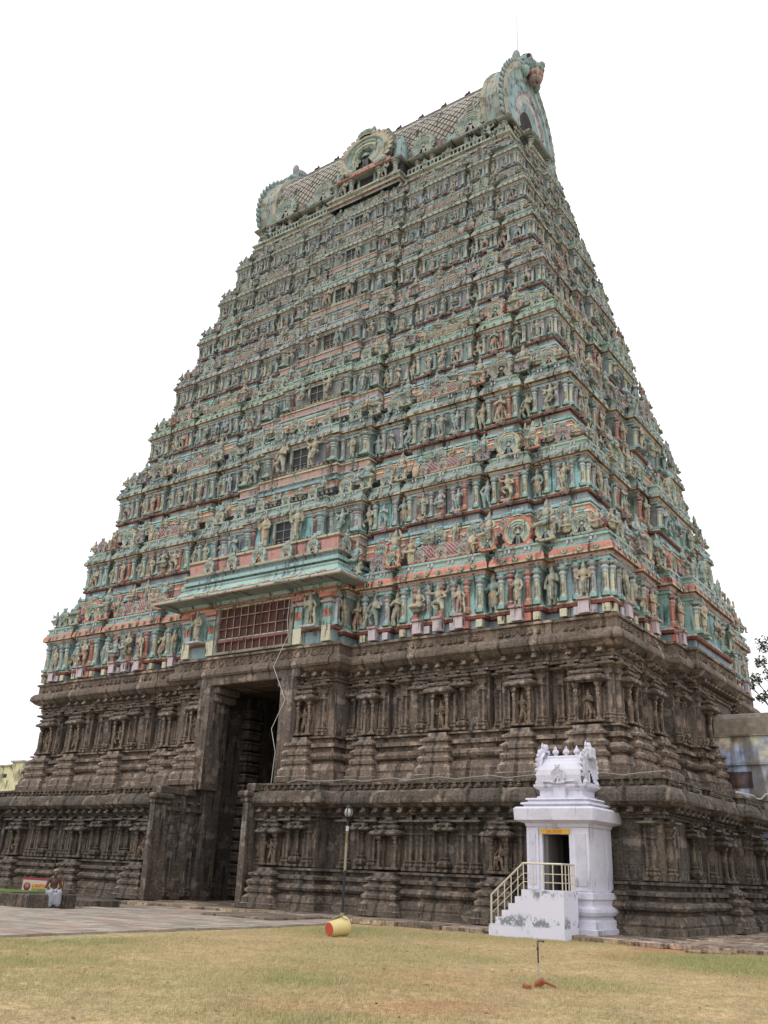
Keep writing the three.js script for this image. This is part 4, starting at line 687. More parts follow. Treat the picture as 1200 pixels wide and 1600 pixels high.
    const bl = new G(), n = 16; for (let q = 0; q < n; q++) bl.lathe((-1 + (q + 0.5) * 2 / n) * W * 0.155, Y(0.1), z + 0.2 * s, [[0.09, 0, P.yellow], [0.12, 0.08, P.orange], [0.06, 0.14, P.olive], [0.1, 0.22, P.yellow], [0, 0.34, P.yellow]].map(([r, y, k]) => [r * s, y * s, k]), 6);
    for (let q = 0; q < n; q++) bl.lathe((-1 + (q + 0.5) * 2 / n) * W2 * 0.155, Y(0.745), D2 + 0.55 * s * 0.85 + 0.06, [[0.09, 0, P.yellow], [0.12, 0.08, P.orange], [0.06, 0.14, P.olive], [0.1, 0.22, P.yellow], [0, 0.3, P.yellow]].map(([r, y, k]) => [r * s, y * s, k]), 6);
    bl.build('baluster_row', paintSmall, T).userData.kind = 'stuff';
  }
  if (!single && cols.p.length) cols.build('column_row', paintSmall, T).userData.kind = 'stuff';
  if (crowd.p.length) crowd.build('statue_row', paintSmall, T).userData.kind = 'stuff';
  if (arches.p.length) arches.build('arch_row', paintSmall, T).userData.kind = 'stuff';
  if (post.p.length) post.build('base_post', paintSmall, T).userData.kind = 'stuff';
  if (ped.p.length) ped.build('pedestal_row', paintSmall, T).userData.kind = 'stuff';
  return { T, P };
}
for (let i = 0; i < 8; i++) paintedStorey(i);

// ---------------- the porch over the gate
{
  const T = part('porch', tower), P = palette(0.02), y0 = 11.7, w = 5.0, zf = 11.15;
  const R = [[-w, zf], [w, zf], [w, 8.5], [-w, 8.5]];
  const g = new G(); g.jit = 0.08;
  g.sweep(R, [[0, y0, P.blue], [0, 12.3, P.red], [0.16, 12.34, P.red], [0.18, 12.46, P.orange], [0.1, 12.5, P.turq], [0.0, 12.6, P.turq], [0, 14.1, P.salmon], [0.1, 14.12, P.cream], [0.12, 14.25, P.salmon], [0.3, 14.35, P.turq], [0.42, 14.5, P.dark], [0.5, 14.52]], true);
  g.build('porch_wall', paint, T);
  const e = new G(); e.jit = 0.06;
  e.sweep(subdiv(R, 1.4, true), [[0.3, 14.5, P.slate], [1.3, 14.52, P.yellow], [1.36, 14.55, P.salmon], [1.36, 14.6, P.turq], [1.34, 14.66, P.green], [1.1, 14.82, P.turq], [0.8, 14.98, P.green], [0.5, 15.16, P.turq], [0.3, 15.42, P.green], [0.34, 15.5, P.turq], [0.34, 15.56, P.dark], [0.16, 15.6, P.olive], [0.16, 15.68, P.turq]], true);
  e.sweep(R, [[0.16, 15.68, P.cyan], [0.3, 15.72, P.turq], [0.3, 15.9, P.dark], [0.12, 15.93, P.blue], [0.12, 16.14, P.white], [0.3, 16.18, P.yellow], [0.32, 16.28, P.green], [0.2, 16.34, P.pink], [0.1, 16.36, mixc(P.salmon, P.pink, 0.45)], [0.16, 16.85, P.red], [0.1, 16.95, P.orange], [0.2, 17.0, P.yellow], [0.2, 17.1, P.cyan], [-1.5, 17.22]], true);
  e.build('porch_eave', paint, T);
  const sc = new G();
  const scroll = (m, ks) => { for (let j = 0; j < 8; j++) { const a = j / 8 * PI * 1.7 + 0.4, b = (j + 1) / 8 * PI * 1.7 + 0.4, r = 0.17; const A = V(Math.cos(a) * r * 1.4, Math.sin(a) * r, 0).applyMatrix4(m), B = V(Math.cos(b) * r * 1.4, Math.sin(b) * r, 0).applyMatrix4(m); sc.bar(A, B, 0.035, ks, 5); } };
  for (let q = 0; q < 20; q++) scroll(XF(-5.9 + (q + 0.5) * 11.8 / 20, 14.87, zf + 1.08, 0, q % 2 ? 1.15 : -1.15, 1.15, 1, -1.05), q % 3 ? P.cream : P.orange);
  for (let q = 0; q < 4; q++) scroll(XF(w + 1.08, 14.87, zf + 0.6 - q * 0.6, PI / 2, 1.1, 1.1, 1, -1.05), q % 2 ? P.yellow : P.cyan);
  sc.build('scrollwork', paintSmall, T).userData.kind = 'stuff';
  // big barred opening
  const fr = new G(), kf = col('#98928a'); fr.box(-2.62, -2.42, y0 + 0.1, 14.3, zf, zf + 0.2, kf, 0.02); fr.box(2.42, 2.62, y0 + 0.1, 14.3, zf, zf + 0.2, kf, 0.02); fr.box(-2.62, 2.62, 14.2, 14.34, zf, zf + 0.21, kf, 0.02); fr.box(-2.62, 2.62, y0, y0 + 0.14, zf, zf + 0.21, kf, 0.02); fr.build('window_frame', paintSmall, T);
  const bk = new G(); bk.jit = 0.2; for (let q = 0; q < 20; q++) bk.box(-2.42 + q * 0.242, -2.42 + (q + 0.92) * 0.242, y0 + 0.14, 14.2, zf + 0.01, zf + 0.03 + 0.012 * (q % 2), col('#4b2c28')); bk.build('shutter', std({ vertexColors: true, roughness: 0.7 }), T);
  for (let q = 1; q < 10; q++) { const b = new G(); b.bar(V(-2.42 + q * 0.484, y0 + 0.14, zf + 0.1), V(-2.42 + q * 0.484, 14.2, zf + 0.1), 0.026, col('#b7988b'), 6); b.build('window_bar', paintSmall, T); }
  for (let q = 1; q < 4; q++) { const b = new G(), y = y0 + 0.14 + q * 0.6; b.bar(V(-2.42, y, zf + 0.13), V(2.42, y, zf + 0.13), 0.026, col('#b7988b'), 6); b.build('window_bar', paintSmall, T); }
  for (const m of [-1, 1]) {
    for (const u of [2.95, 4.72]) { const c = new G(); c.box(m * u - 0.26, m * u + 0.26, y0 + 0.02, 12.5, zf, zf + 0.2, P.cream, 0.02); c.box(m * u - 0.22, m * u + 0.22, 12.5, 13.6, zf, zf + 0.18, P.turq, 0.02); c.box(m * u - 0.2, m * u + 0.2, 12.9, 13.3, zf + 0.1, zf + 0.2, P.salmon, 0.02); c.box(m * u - 0.34, m * u + 0.34, 13.6, 13.72, zf, zf + 0.3, P.pink, 0.02); c.box(m * u - 0.24, m * u + 0.24, 13.72, 13.85, zf, zf + 0.2, P.turq, 0.02); c.box(m * u - 0.4, m * u + 0.4, 13.85, 14.1, zf, zf + 0.36, P.salmon, 0.03); c.build('column', paintSmall, T); }
    const st = put('statue', fig(m > 0 ? 3 : 2, 0, 0), paintSmall, T, m * 3.85, 12.45, zf + 0.34, 0, 1.72 / 1.08); st.scale.x *= -m;
    const nb = new G(); nb.box(m * 3.85 - 0.45, m * 3.85 + 0.45, 12.4, 12.52, zf, zf + 0.6, P.white, 0.03); nb.build('pedestal', paintSmall, T);
    put('horseshoe_arch', arch(4, 0), paintSmall, T, m * 3.6, 16.28, zf + 0.25, 0, 0.36); put('horseshoe_arch', arch(4, 0), paintSmall, T, m * 1.9, 16.28, zf + 0.25, 0, 0.36);
  }
  put('horseshoe_arch', arch(4, 0), paintSmall, T, 0, 16.2, zf + 0.25, 0, 0.5);
  put('horseshoe_arch', arch(4, 0), paintSmall, T, w + 0.25, 16.28, zf - 0.4, PI / 2, 0.36);
  put('statue', fig(1, 2, 0), paintSmall, T, w + 0.25, 12.5, zf - 0.45, PI / 2, 1.3);
  for (const u of [0.15, 0.8]) put('column', column(2, 0), paintSmall, T, w + 0.08, 12.5, zf - u, PI / 2, 1.6, 1.6, 1.6);
}

// ---------------- the crowning storey and its barrel roof
{
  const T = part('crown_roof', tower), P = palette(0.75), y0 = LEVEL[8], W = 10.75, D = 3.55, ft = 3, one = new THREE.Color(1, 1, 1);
  const hf = [[0, 2.9, 0.75], [2.9, 10.75, 0]], hs = [[0, 1.5, 0.6], [1.5, 3.55, 0]], plan = outline(W, D, hf, hs), inner = outline(W - 1.1, D - 0.9, [[0, 2.9, 1.35], [2.9, W - 1.1, 0]], [[0, 1.5, 0.4], [1.5, D - 0.9, 0]]);
  const g = new G(); g.jit = 0.08;
  g.sweep(subdiv(plan, 1.6, true), [[0.05, y0, P.olive], [0.05, y0 + 0.2, P.salmon], [0.2, y0 + 0.24, P.yellow], [0.22, y0 + 0.36, P.turq], [0.08, y0 + 0.4, P.green], [0.08, y0 + 0.62, P.cream], [0.24, y0 + 0.66, P.cream], [0.26, y0 + 0.76, P.turq], [0.1, y0 + 0.8, P.turq], [-1.3, y0 + 0.82]], true);
  g.build('base_ledge', paint, T);
  const iw = new G(); iw.sweep(inner, [[0, y0 + 0.8, P.purple], [0, y0 + 2.15]], true); iw.build('wall', std({ vertexColors: true, map: paint.map, color: col('#8d8088') }), T);
  const ev = new G(); ev.sweep(subdiv(plan, 1.6, true), [[-1.2, y0 + 1.98, P.slate], [0.1, y0 + 2.0, P.olive], [0.2, y0 + 2.06, P.olive], [0.22, y0 + 2.18, P.cream], [0.1, y0 + 2.28, P.olive], [-0.8, y0 + 2.34]], true); ev.build('eave', paint, T);
  // balustrade
  const rail = new G(), bal = new G();
  const side = (x0, z0, x1, z1) => { const n = Math.round(Math.hypot(x1 - x0, z1 - z0) / 0.3), A = V(x0, 0, z0), B = V(x1, 0, z1); for (const [y, r] of [[y0 + 0.9, 0.05], [y0 + 1.42, 0.08]]) rail.bar(V(x0, y, z0), V(x1, y, z1), r, P.cream, 6); for (let i = 0; i <= n; i++) { const p = A.clone().lerp(B, i / n); bal.lathe(p.x, y0 + 0.84, p.z, [[0.06, 0, P.turq], [0.1, 0.16, P.turq], [0.05, 0.32, P.turq], [0.09, 0.5, P.cream], [0, 0.56, P.cream]], 6); } };
  for (const m of [-1, 1]) side(m * 3.1, D - 0.05, m * 10.6, D - 0.05);
  for (const m of [-1, 1]) side(W - 0.05, m * 1.6, W - 0.05, m * 3.45);
  rail.build('rail', paintSmall, T); bal.build('baluster_row', paintSmall, T).userData.kind = 'stuff';
  const yc = y0 + 0.8, hc = 1.2;
  for (const m of [-1, 1]) {
    for (const u of [3.75, 4.95, 7.6, 8.9, 10.4]) put('column', column(u < 6 ? 2 : 3, ft), paintSmall, T, m * u, yc, D - 0.2, 0, 1.7, hc, 1.7);
    for (const u of [1.2, 2.55]) put('column', column(0, ft), paintSmall, T, m * u, yc, D + 0.72, 0, 2.0, hc, 2.0);
    for (const [u, p] of [[4.35, 0], [8.25, 1], [10.1, 6], [6.2, 6]]) put('statue', fig(p, (u | 0) % 5, ft), paintSmall, T, m * u, yc, D - 0.15, 0, 1.2);
    put('statue', fig(3, 0, ft), paintSmall, T, m * 1.75, yc, D + 0.85, 0, 1.3);
    put('statue', fig(7, 3, ft), paintSmall, T, m * 9.4, y0 + 0.82, D + 0.05, 0, 1.3);
    put('statue', fig(5, 0, ft), paintSmall, T, W + 0.05, y0 + 0.85, m * 2.6, PI / 2, 1.25);
    put('column', column(0, ft), paintSmall, T, W + 0.45, yc, m * 1.25, PI / 2, 2.0, hc, 2.0);
  }
  const pn = new G(); pn.box(-0.6, 0.6, y0 + 0.9, y0 + 1.95, D + 0.4, D + 0.47, col('#2b262c')); pn.build('window_pane', std({ vertexColors: true }), T);
  const wf = new G(); for (const m of [-1, 1]) wf.box(m * 0.68 - 0.08, m * 0.68 + 0.08, y0 + 0.84, y0 + 1.98, D + 0.4, D + 0.58, P.turq, 0.02); wf.build('window_frame', paintSmall, T);

  // vault
  const yv = y0 + 2.22, pts = [[3.15, 0], [3.42, 0.8], [3.5, 1.7], [3.36, 2.8], [2.98, 3.9], [2.35, 4.95], [1.55, 5.85], [0.75, 6.45], [0, 6.75]].map(([z, y]) => [z, y * 0.97 + yv]);
  const both = [...pts, ...pts.slice(0, -1).reverse().map(([z, y]) => [-z, y])], L = 9.1;
  const v = new G(); v.jit = 0.05; const skin = col('#b4b0a9');
  for (let i = 0; i < both.length - 1; i++) for (let q = 0; q < 14; q++) { const [z0, ya] = both[i], [z1, yb] = both[i + 1], xa = -L + q * 2 * L / 14, xb = -L + (q + 1) * 2 * L / 14; v.quad(V(xa, ya, z0), V(xb, ya, z0), V(xb, yb, z1), V(xa, yb, z1), i === 0 || i === both.length - 2 ? P.turq : skin); }
  v.build('vault', paint, T);
  const la = new G(); lattice(la, L, pts.slice(1), col('#6c625c'), 0.03, 0.52); la.build('lattice', paintSmall, T).userData.kind = 'stuff';
  const rg = new G(); rg.box(-L, L, pts[8][1] - 0.06, pts[8][1] + 0.14, -0.22, 0.22, P.olive, 0.04); rg.build('ridge', paintSmall, T);
  const ft2 = new G(); for (const m of [-1, 1]) { ft2.box(-L, L, yv - 0.02, yv + 0.18, m > 0 ? 3.14 : -3.42, m > 0 ? 3.42 : -3.14, P.yellow, 0.03); for (let q = 0; q < 18; q++) { const x = -L + (q + 0.5) * 2 * L / 18; ft2.box(x - 0.38, x + 0.38, yv + 0.26, yv + 0.72, m > 0 ? 3.3 : -3.44, m > 0 ? 3.44 : -3.3, q % 2 ? P.turq : P.red, 0.03); } } ft2.build('frieze_panel', paintSmall, T);
  const fin = new G(); fin.lathe(0, 0, 0, [[0.3, 0, K.dark], [0.34, 0.1, K.dark], [0.2, 0.22, K.dark], [0.26, 0.34, K.dark], [0.12, 0.46, K.dark], [0.05, 0.66, K.dark], [0, 0.78, K.dark]], 8); const fg = fin.geo();
  for (let q = 0; q < 9; q++) put('finial', fg, paintSmall, T, -8 + q * 2, pts[8][1] + 0.08, 0.3, 0, 1.35);
  // thick end arches, their flame edge, and the lion masks
  for (const m of [1, -1]) {
    const ga = new G(); ga.jit = 0.09;
    const big = both.map(([z, y]) => [z * 1.1, yv + (y - yv) * (m > 0 ? 1.11 : 1.02)]), nb = big.length;
    const ring = (k0, x0, k1, x1, kk) => { for (let i = 0; i < nb - 1; i++) { const q = (k, x, [z, y]) => V(m * x, yv + 1.6 + (y - yv - 1.6) * k, z * k); const a = q(k0, x0, big[i]), b = q(k0, x0, big[i + 1]), c = q(k1, x1, big[i + 1]), d = q(k1, x1, big[i]); const K2 = typeof kk === 'function' ? kk(i) : kk; m > 0 ? ga.quad(b, a, d, c, K2) : ga.quad(a, b, c, d, K2); } };
    ring(0.9, L - 0.25, 1.0, L - 0.2, P.yellow); ring(1.0, L - 0.2, 1.0, L + 0.1, P.yellow); ring(1.0, L + 0.1, 0.975, L + 0.12, P.cream); ring(0.975, L + 0.12, 0.975, L + 0.75, (i) => [P.turq, P.olive, P.green, P.yellow][i % 4]); ring(0.975, L + 0.75, 1.0, L + 0.78, P.cream); ring(1.0, L + 0.78, 1.02, L + 1.55, (i) => [P.olive, P.green, P.yellow, P.slate][i % 4]);
    ring(1.02, L + 1.55, 0.94, L + 1.62, P.yellow); ring(0.94, L + 1.62, 0.9, L + 1.5, P.green); ring(0.9, L + 1.5, 0.76, L + 1.56, P.turq); ring(0.76, L + 1.56, 0.72, L + 1.46, P.blue); ring(0.72, L + 1.46, 0.58, L + 1.54, P.cyan); ring(0.58, L + 1.54, 0.54, L + 1.44, P.pink); ring(0.54, L + 1.44, 0.4, L + 1.5, P.white); ring(0.4, L + 1.5, 0.3, L + 1.3, P.cyan); ring(0.3, L + 1.3, 0.0, L + 0.9, K.dark);
    ga.box(Math.min(m * (L - 0.2), m * (L + 1.6)), Math.max(m * (L - 0.2), m * (L + 1.6)), yv - 0.03, yv + 0.16, -3.62, 3.62, P.yellow, 0.03);
    ga.box(Math.min(m * (L + 1.3), m * (L + 2.1)), Math.max(m * (L + 1.3), m * (L + 2.1)), yv - 0.06, yv + 0.5, -1.4, 1.4, P.orange, 0.05);
    ga.build('gable_arch', paintSmall, T);
    for (let i = 1; i < 15; i++) for (const s of [-1, 1]) {      // flame-shaped leaves round the edge
      const t = i / 16 * (nb - 1) / 2 * 0.94, j = Math.floor(t), fq = t - j, A = big[Math.min(j, nb - 1)], B = big[Math.min(j + 1, nb - 1)];
      const z = A[0] + (B[0] - A[0]) * fq, y = A[1] + (B[1] - A[1]) * fq, dz = B[0] - A[0], dy = B[1] - A[1], ang = Math.atan2(dz, dy);   // outward = (dy,-dz)
      const pt = new G(); pt.lathe(0, 0, 0, [[0.0, -0.1, P.olive], [0.24, 0.0, P.slate], [0.33, 0.16, P.slate], [0.3, 0.34, P.turq], [0.16, 0.48, P.turq], [0, 0.56, P.cream]], 8, 0.5, 1);
      const me = put('petal', pt.geo(), paintSmall, T, m * (L + 1.4), y, s * z, 0, 0.82); me.rotation.set(s * (PI / 2 - ang * 1) * 1, 0, 0); me.rotation.x = s * Math.atan2(dy, -dz);
    }
    // lion mask
    const M = new G(), q = (x, y, z, pr, seg = 10, sx = 1, sz = 1) => M.lathe(x, y, z, pr, seg, sx, sz);
    const by = yv + (m > 0 ? 6.95 : 6.6), bx = L + 1.3;
    const ball = (x, y, z, rx, ry, rz, k) => { const pr = []; for (let i = 0; i <= 8; i++) { const a = -PI / 2 + i / 8 * PI; pr.push([Math.max(0, Math.cos(a)) * rx, Math.sin(a) * ry, k]); } M.lathe(m * x, y, z, pr, 12, 1, rz / rx); };
    ball(bx, by + 0.25, 0, 0.95, 0.95, 1.15, P.cyan); ball(bx + 0.75, by - 0.15, 0, 0.62, 0.42, 0.7, P.turq); ball(bx + 1.2, by + 0.05, 0, 0.28, 0.26, 0.3, P.slate); ball(bx + 0.75, by - 0.62, 0, 0.55, 0.4, 0.6, P.salmon); ball(bx + 0.7, by - 1.05, 0, 0.5, 0.24, 0.52, P.pink);
    for (const s of [-1, 1]) { ball(bx + 0.55, by + 0.5, s * 0.72, 0.34, 0.34, 0.26, P.white); ball(bx + 0.66, by + 0.48, s * 0.88, 0.17, 0.18, 0.14, K.dark); ball(bx - 0.35, by + 1.15, s * 0.75, 0.3, 0.55, 0.25, P.olive); ball(bx + 1.05, by - 0.6, s * 0.32, 0.12, 0.4, 0.12, P.white); ball(bx + 0.2, by + 0.98, s * 0.45, 0.45, 0.2, 0.3, P.green); ball(bx + 0.3, by - 0.7, s * 0.85, 0.4, 0.5, 0.3, P.turq); }
    ball(bx - 0.45, by + 0.75, 0, 0.5, 0.75, 0.9, P.slate);
    M.build('lion_mask', paintSmall, T);
  }
  // front arches on the vault
  const PA = palette(0.55), ks = [[PA.yellow, PA.green, PA.turq, PA.cream, PA.dark, PA.slate], [PA.green, PA.yellow, PA.turq, PA.cyan, PA.white, PA.olive]];
  const bigA = archGeo(PA, ks[0], 9, 1); put('horseshoe_arch', bigA, paintSmall, T, 0, yv - 0.1, D + 0.95, 0, 1.95, 1.56, 1.8);
  const bx = new G(); bx.box(-2.3, 2.3, yv - 0.2, yv + 0.14, D - 0.4, D + 1.05, P.salmon, 0.04); for (const m of [-1, 1]) { bx.lathe(m * 2.5, yv + 0.1, D + 0.1, [[0.45, 0, P.cyan], [0.5, 0.8, P.turq], [0.45, 1.6, P.cyan], [0.2, 2.2, P.turq], [0, 2.3, P.turq]], 10); } bx.box(-1.7, 1.7, yv + 0.14, yv + 3.4, 2.0, D + 0.55, P.olive, 0.1); bx.build('arch_base', paintSmall, T);
  const smA = archGeo(PA, ks[1], 8);
  for (const m of [-1, 1]) { put('horseshoe_arch', smA, paintSmall, T, m * 4.35, yv - 0.1, D + 0.1, 0, 0.8); put('horseshoe_arch', smA, paintSmall, T, m * 8.0, yv - 0.15, D + 0.1, 0, 0.94); }
  const rod = new G(); rod.bar(V(9.75, yv + 6.6, 0), V(9.82, yv + 12.9, 0), 0.03, col('#77777a'), 6); rod.build('lightning_rod', std({ vertexColors: true, roughness: 0.5 }), T);
}

// ---------------- white cables and pipes fixed to the tower
{
  const kw = col('#c6c6c2');
  const run = (name, label, pts, r, mat) => { const g = new G(); for (let i = 0; i < pts.length - 1; i++) g.bar(V(...pts[i]), V(...pts[i + 1]), r, kw, 6); return tag(g.build(name, mat ?? std({ vertexColors: true, roughness: 0.6 }), scene), label, 'cable'); };
  run('conduit', 'thin white conduit zigzagging down beside the top of the dark gate', [[2.42, 14.0, 11.45], [2.35, 13.0, 11.42], [2.5, 12.2, 11.45], [1.95, 10.66, 11.7], [2.75, 9.05, 11.6], [2.05, 7.75, 11.6], [2.35, 6.7, 11.55], [2.3, 5.3, 11.6]], 0.014);
  const ledge = []; for (let i = 0; i <= 22; i++) ledge.push([4.2 + i * 0.75, 5.26 + 0.06 * Math.sin(i * 2.1) + (i < 1 ? -0.1 : 0), 12.35 + (i * 0.75 + 4.2 < 6 ? 0.5 : 0.0) - 0.1]);
  run('conduit', 'sagging pale pipe lying along the stone ledge above the lower cornice', ledge, 0.02, std({ color: col('#96938e'), roughness: 0.7 }));
  run('conduit', 'white pipe bent up in the middle running along the faded blue wall', [[21.1, 5.22, 5.0], [21.05, 5.3, 2.2], [21.0, 5.24, 1.54], [21.2, 5.22, 1.54], [21.4, 5.42, 1.54], [23.5, 5.45, 1.54], [30, 5.5, 1.54]], 0.04);
}

// ================================================================== GROUND
const gAt = (x, z) => {      // colour of the field: dry straw with green patches and bare earth
  const n = noise2(x * 0.16, z * 0.16, 7), n2 = noise2(x * 0.5, z * 0.5, 23), n3 = noise2(x * 1.7, z * 1.7, 37);
  const d = (px, pz, r) => Math.max(0, 1 - Math.hypot(x - px, (z - pz)) / r);
  let g = sstep(0.48, 0.68, n) * 0.4 + 0.3 * sstep(0.5, 0.7, n2) + 0.9 * d(23.6, 26.6, 2.0) + 1.3 * d(25.6, 18.5, 4.2) + 0.9 * d(13.2, 19.6, 3.6) + 0.55 * d(20, 31, 4.5) + 0.6 * d(17, 17.2, 3);
  let e = sstep(0.55, 0.72, noise2(x * 0.22 + 40, z * 0.22, 51)) * 0.9 + sstep(0.6, 0.75, n3) * 0.35 + 0.6 * d(21.5, 29, 4);
  g = Math.min(1, g * (0.65 + 0.7 * n3)); e = Math.min(1, e) * (1 - g);
  const c = col('#c6b189').lerp(col('#c19a76'), e).lerp(col('#9aa06c'), g * 0.75);
  return [c, g];
};
{
  const xs = [-1500, -300, -120]; for (let x = -60; x <= 60; x += 0.5) xs.push(x); xs.push(120, 300, 1500);
  const zs = [-1500, -300, -100]; for (let z = -20; z <= 60; z += 0.5) zs.push(z); zs.push(120, 300, 1500);
  const nx = xs.length, nz = zs.length, pos = [], cl = [], uv = [], idx = [];
  for (let j = 0; j < nz; j++) for (let i = 0; i < nx; i++) { const x = xs[i], z = zs[j]; const near = x > -40 && x < 55 && z > -10 && z < 58; pos.push(x, near ? 0.05 * (noise2(x * 0.5, z * 0.5, 91) - 0.55) : -0.02, z); const c = gAt(x, z)[0]; cl.push(c.r, c.g, c.b); uv.push(x, z); }
  for (let j = 0; j < nz - 1; j++) for (let i = 0; i < nx - 1; i++) { const a = j * nx + i; idx.push(a, a + nx, a + 1, a + 1, a + nx, a + nx + 1); }
  const g = new THREE.BufferGeometry(); g.setAttribute('position', new THREE.Float32BufferAttribute(pos, 3)); g.setAttribute('color', new THREE.Float32BufferAttribute(cl, 3)); g.setAttribute('uv', new THREE.Float32BufferAttribute(uv, 2)); g.setIndex(idx); g.computeVertexNormals();
  const gt = makeTex(1024, (u, v) => { const f = fbm(u, v, 160, 160, 3, 601), m = fbm(u, v, 24, 24, 4, 611); const k = 0.84 + 0.5 * (f - 0.5) + 0.3 * (m - 0.5); return [k, k * 0.99, k * 0.96]; });
  const gb = makeTex(512, (u, v) => { const k = fbm(u, v, 110, 110, 3, 621); return [k, k, k]; }, false);
  struct(meshOf('ground', g, std({ vertexColors: true, map: rep(gt, 7), bumpMap: rep(gb, 4), bumpScale: 0.03, roughness: 1 }))).userData.label = 'dry straw-coloured grass field with green patches';
}
const inPave = (x, z) => z < 14.9 && x < 60 || (x < 9.9 + 0.14 * (z - 14) && z < 30.6 - 0.05 * x + 0.2 * Math.sin(x)) ;
{
  // short dry turf
  const tuft = new G(); for (let i = 0; i < 5; i++) { const a = rr(0, 2 * PI), r = rr(0, 0.05), h = rr(0.02, 0.05), l = rr(-0.03, 0.03), w = 0.005, x = Math.cos(a) * r, z = Math.sin(a) * r, c = Math.cos(a + 1), d = Math.sin(a + 1); tuft.tri(V(x - w * c, -0.01, z - w * d), V(x + w * c, -0.01, z + w * d), V(x + l, h, z + l * 0.7), new THREE.Color(1, 1, 1).multiplyScalar(rr(0.8, 1.1)), 1); }
  const N = 120000, im = new THREE.InstancedMesh(tuft.geo(), std({ vertexColors: true, roughness: 1 }), N), m = new THREE.Matrix4();
  let n = 0, guard = 0;
  while (n < N && guard++ < N * 6) {
    const t = Math.sqrt(rnd()), x = rr(8, 33), z = 14.5 + 24 * rnd();
    const dx = x - 31.2, dz = z - 43.9, dist = Math.hypot(dx, dz); if (dist < 8 || dist > 34 || inPave(x, z)) continue;
    const ang = Math.atan2(-dx, -dz); if (Math.abs(ang - 0.623) > 0.56) continue;
    const [c, g] = gAt(x, z); if (rnd() > 0.55 + 0.5 * g) continue;
    m.copy(XF(x, 0.05 * (noise2(x * 0.5, z * 0.5, 91) - 0.55), z, rnd() * 6.3, rr(0.6, 1.25) * (0.75 + 0.6 * g))); im.setMatrixAt(n, m); im.setColorAt(n, c.clone().multiplyScalar(rr(0.8, 1.2))); n++;
  }
  im.count = n; im.name = 'grass'; im.userData = { kind: 'stuff', label: 'short dry turf' }; scene.add(im);
}
{ // dry leaves and bits of litter
  seed = 4411; const g = new G(); for (let i = 0; i < 220; i++) { const x = rr(10, 30), z = rr(15.6, 36), r = rr(0.015, 0.05), a = rr(0, 6), k = pick([col('#5a4a36'), col('#6e5a40'), col('#4b4436'), col('#8a7a5c')]), y = 0.02; g.quad(V(x - Math.cos(a) * r, y + rr(0, 0.02), z - Math.sin(a) * r), V(x - Math.sin(a) * r * 0.5, y + rr(0, 0.03), z + Math.cos(a) * r * 0.5), V(x + Math.cos(a) * r, y + rr(0, 0.02), z + Math.sin(a) * r), V(x + Math.sin(a) * r * 0.5, y + rr(0, 0.01), z - Math.cos(a) * r * 0.5), k); }
  const m = g.build('fallen_leaves', std({ vertexColors: true, roughness: 1, side: THREE.DoubleSide }), scene); m.userData = { kind: 'stuff', label: 'scattered dry leaves on the grass' };
}
// paved forecourt on the left and the stone apron round the tower
{
  const P = new THREE.Group(); P.name = 'pavement'; struct(P); P.userData.label = 'worn brick and stone paving in front of the gate';
  const bed = new G(); bed.box(-60, 9.6, -0.3, 0.012, 14.6, 30.3, col('#8b8078')); bed.build('paving_bed', paving, P);
  const lay = (x0, x1, z0, z1, y, w, d, ks, cut) => { for (let z = z0; z < z1 - 0.1; z += d) { let x = x0 + rr(-w, 0); while (x < x1) { const ww = w * rr(0.75, 1.3), a = Math.max(x0, x) + 0.012, b = Math.min(x1, x + ww) - 0.012; if (b - a > 0.12 && (!cut || cut((a + b) / 2, z + d / 2))) { const g = new G(); g.box(a, b, y - 0.05, y + rr(0, 0.014), z + 0.012, Math.min(z1, z + d) - 0.012, pick(ks).clone().multiplyScalar(rr(0.92, 1.06))); g.build('paving_stone', paving, P); } x += ww; } } };
  lay(-3, 10.6, 14.7, 30.8, 0.05, 1.5, 0.8, [col('#b0a59a'), col('#aaa096'), col('#b09a8f'), col('#b5aca1')], (x, z) => inPave(x, z) && !(x < 0.6 && z < 22.1));
  const A = new THREE.Group(); A.name = 'stone_apron'; struct(A); A.userData.label = 'low slab walk along the foot of the tower';
  const ab = new G(); ab.box(3.0, 24.3, -0.3, 0.1, 12.2, 15.3, col('#8d857b'), 0.02); ab.box(21.0, 23.6, -0.3, 0.1, -1, 12.2, col('#8d857b'), 0.02); ab.box(-3, 3.0, -0.3, 0.1, 2, 15.3, col('#8d857b')); ab.box(-24, -3, -0.3, 0.1, 12.2, 14.6, col('#8d857b')); ab.build('slab_bed', stoneLow, A);
  const lay2 = (x0, x1, z0, z1, w, d) => { for (let z = z0; z < z1 - 0.1; z += d) { let x = x0 + rr(-w, 0); while (x < x1) { const ww = w * rr(0.7, 1.35), a = Math.max(x0, x) + 0.015, b = Math.min(x1, x + ww) - 0.015; if (b - a > 0.15) { const g = new G(), e = z + d > z1 - 0.1 ? rr(-0.12, 0.1) : 0; g.box(a, b, 0.0, 0.14 + rr(-0.02, 0.02), z + 0.012, Math.min(z1, z + d) - 0.012 + e, pick([KL, KU, col('#bdb3a4')]).clone().multiplyScalar(rr(0.85, 1.15)), 0.012); g.build('paving_stone', paveDark, A); } x += ww; } } };
  lay2(2.6, 24.4, 13.0, 15.4, 1.6, 0.8); lay2(21.1, 23.6, 0, 13.0, 1.3, 0.9); lay2(-3.0, 2.6, 8.0, 15.4, 1.2, 0.85);
  const lay3 = new G(); lay3.box(5.3, 8.7, 0, 0.13, 15.5, 18.2, KL, 0.02); lay3.build('paving_stone', paveDark, A);
}

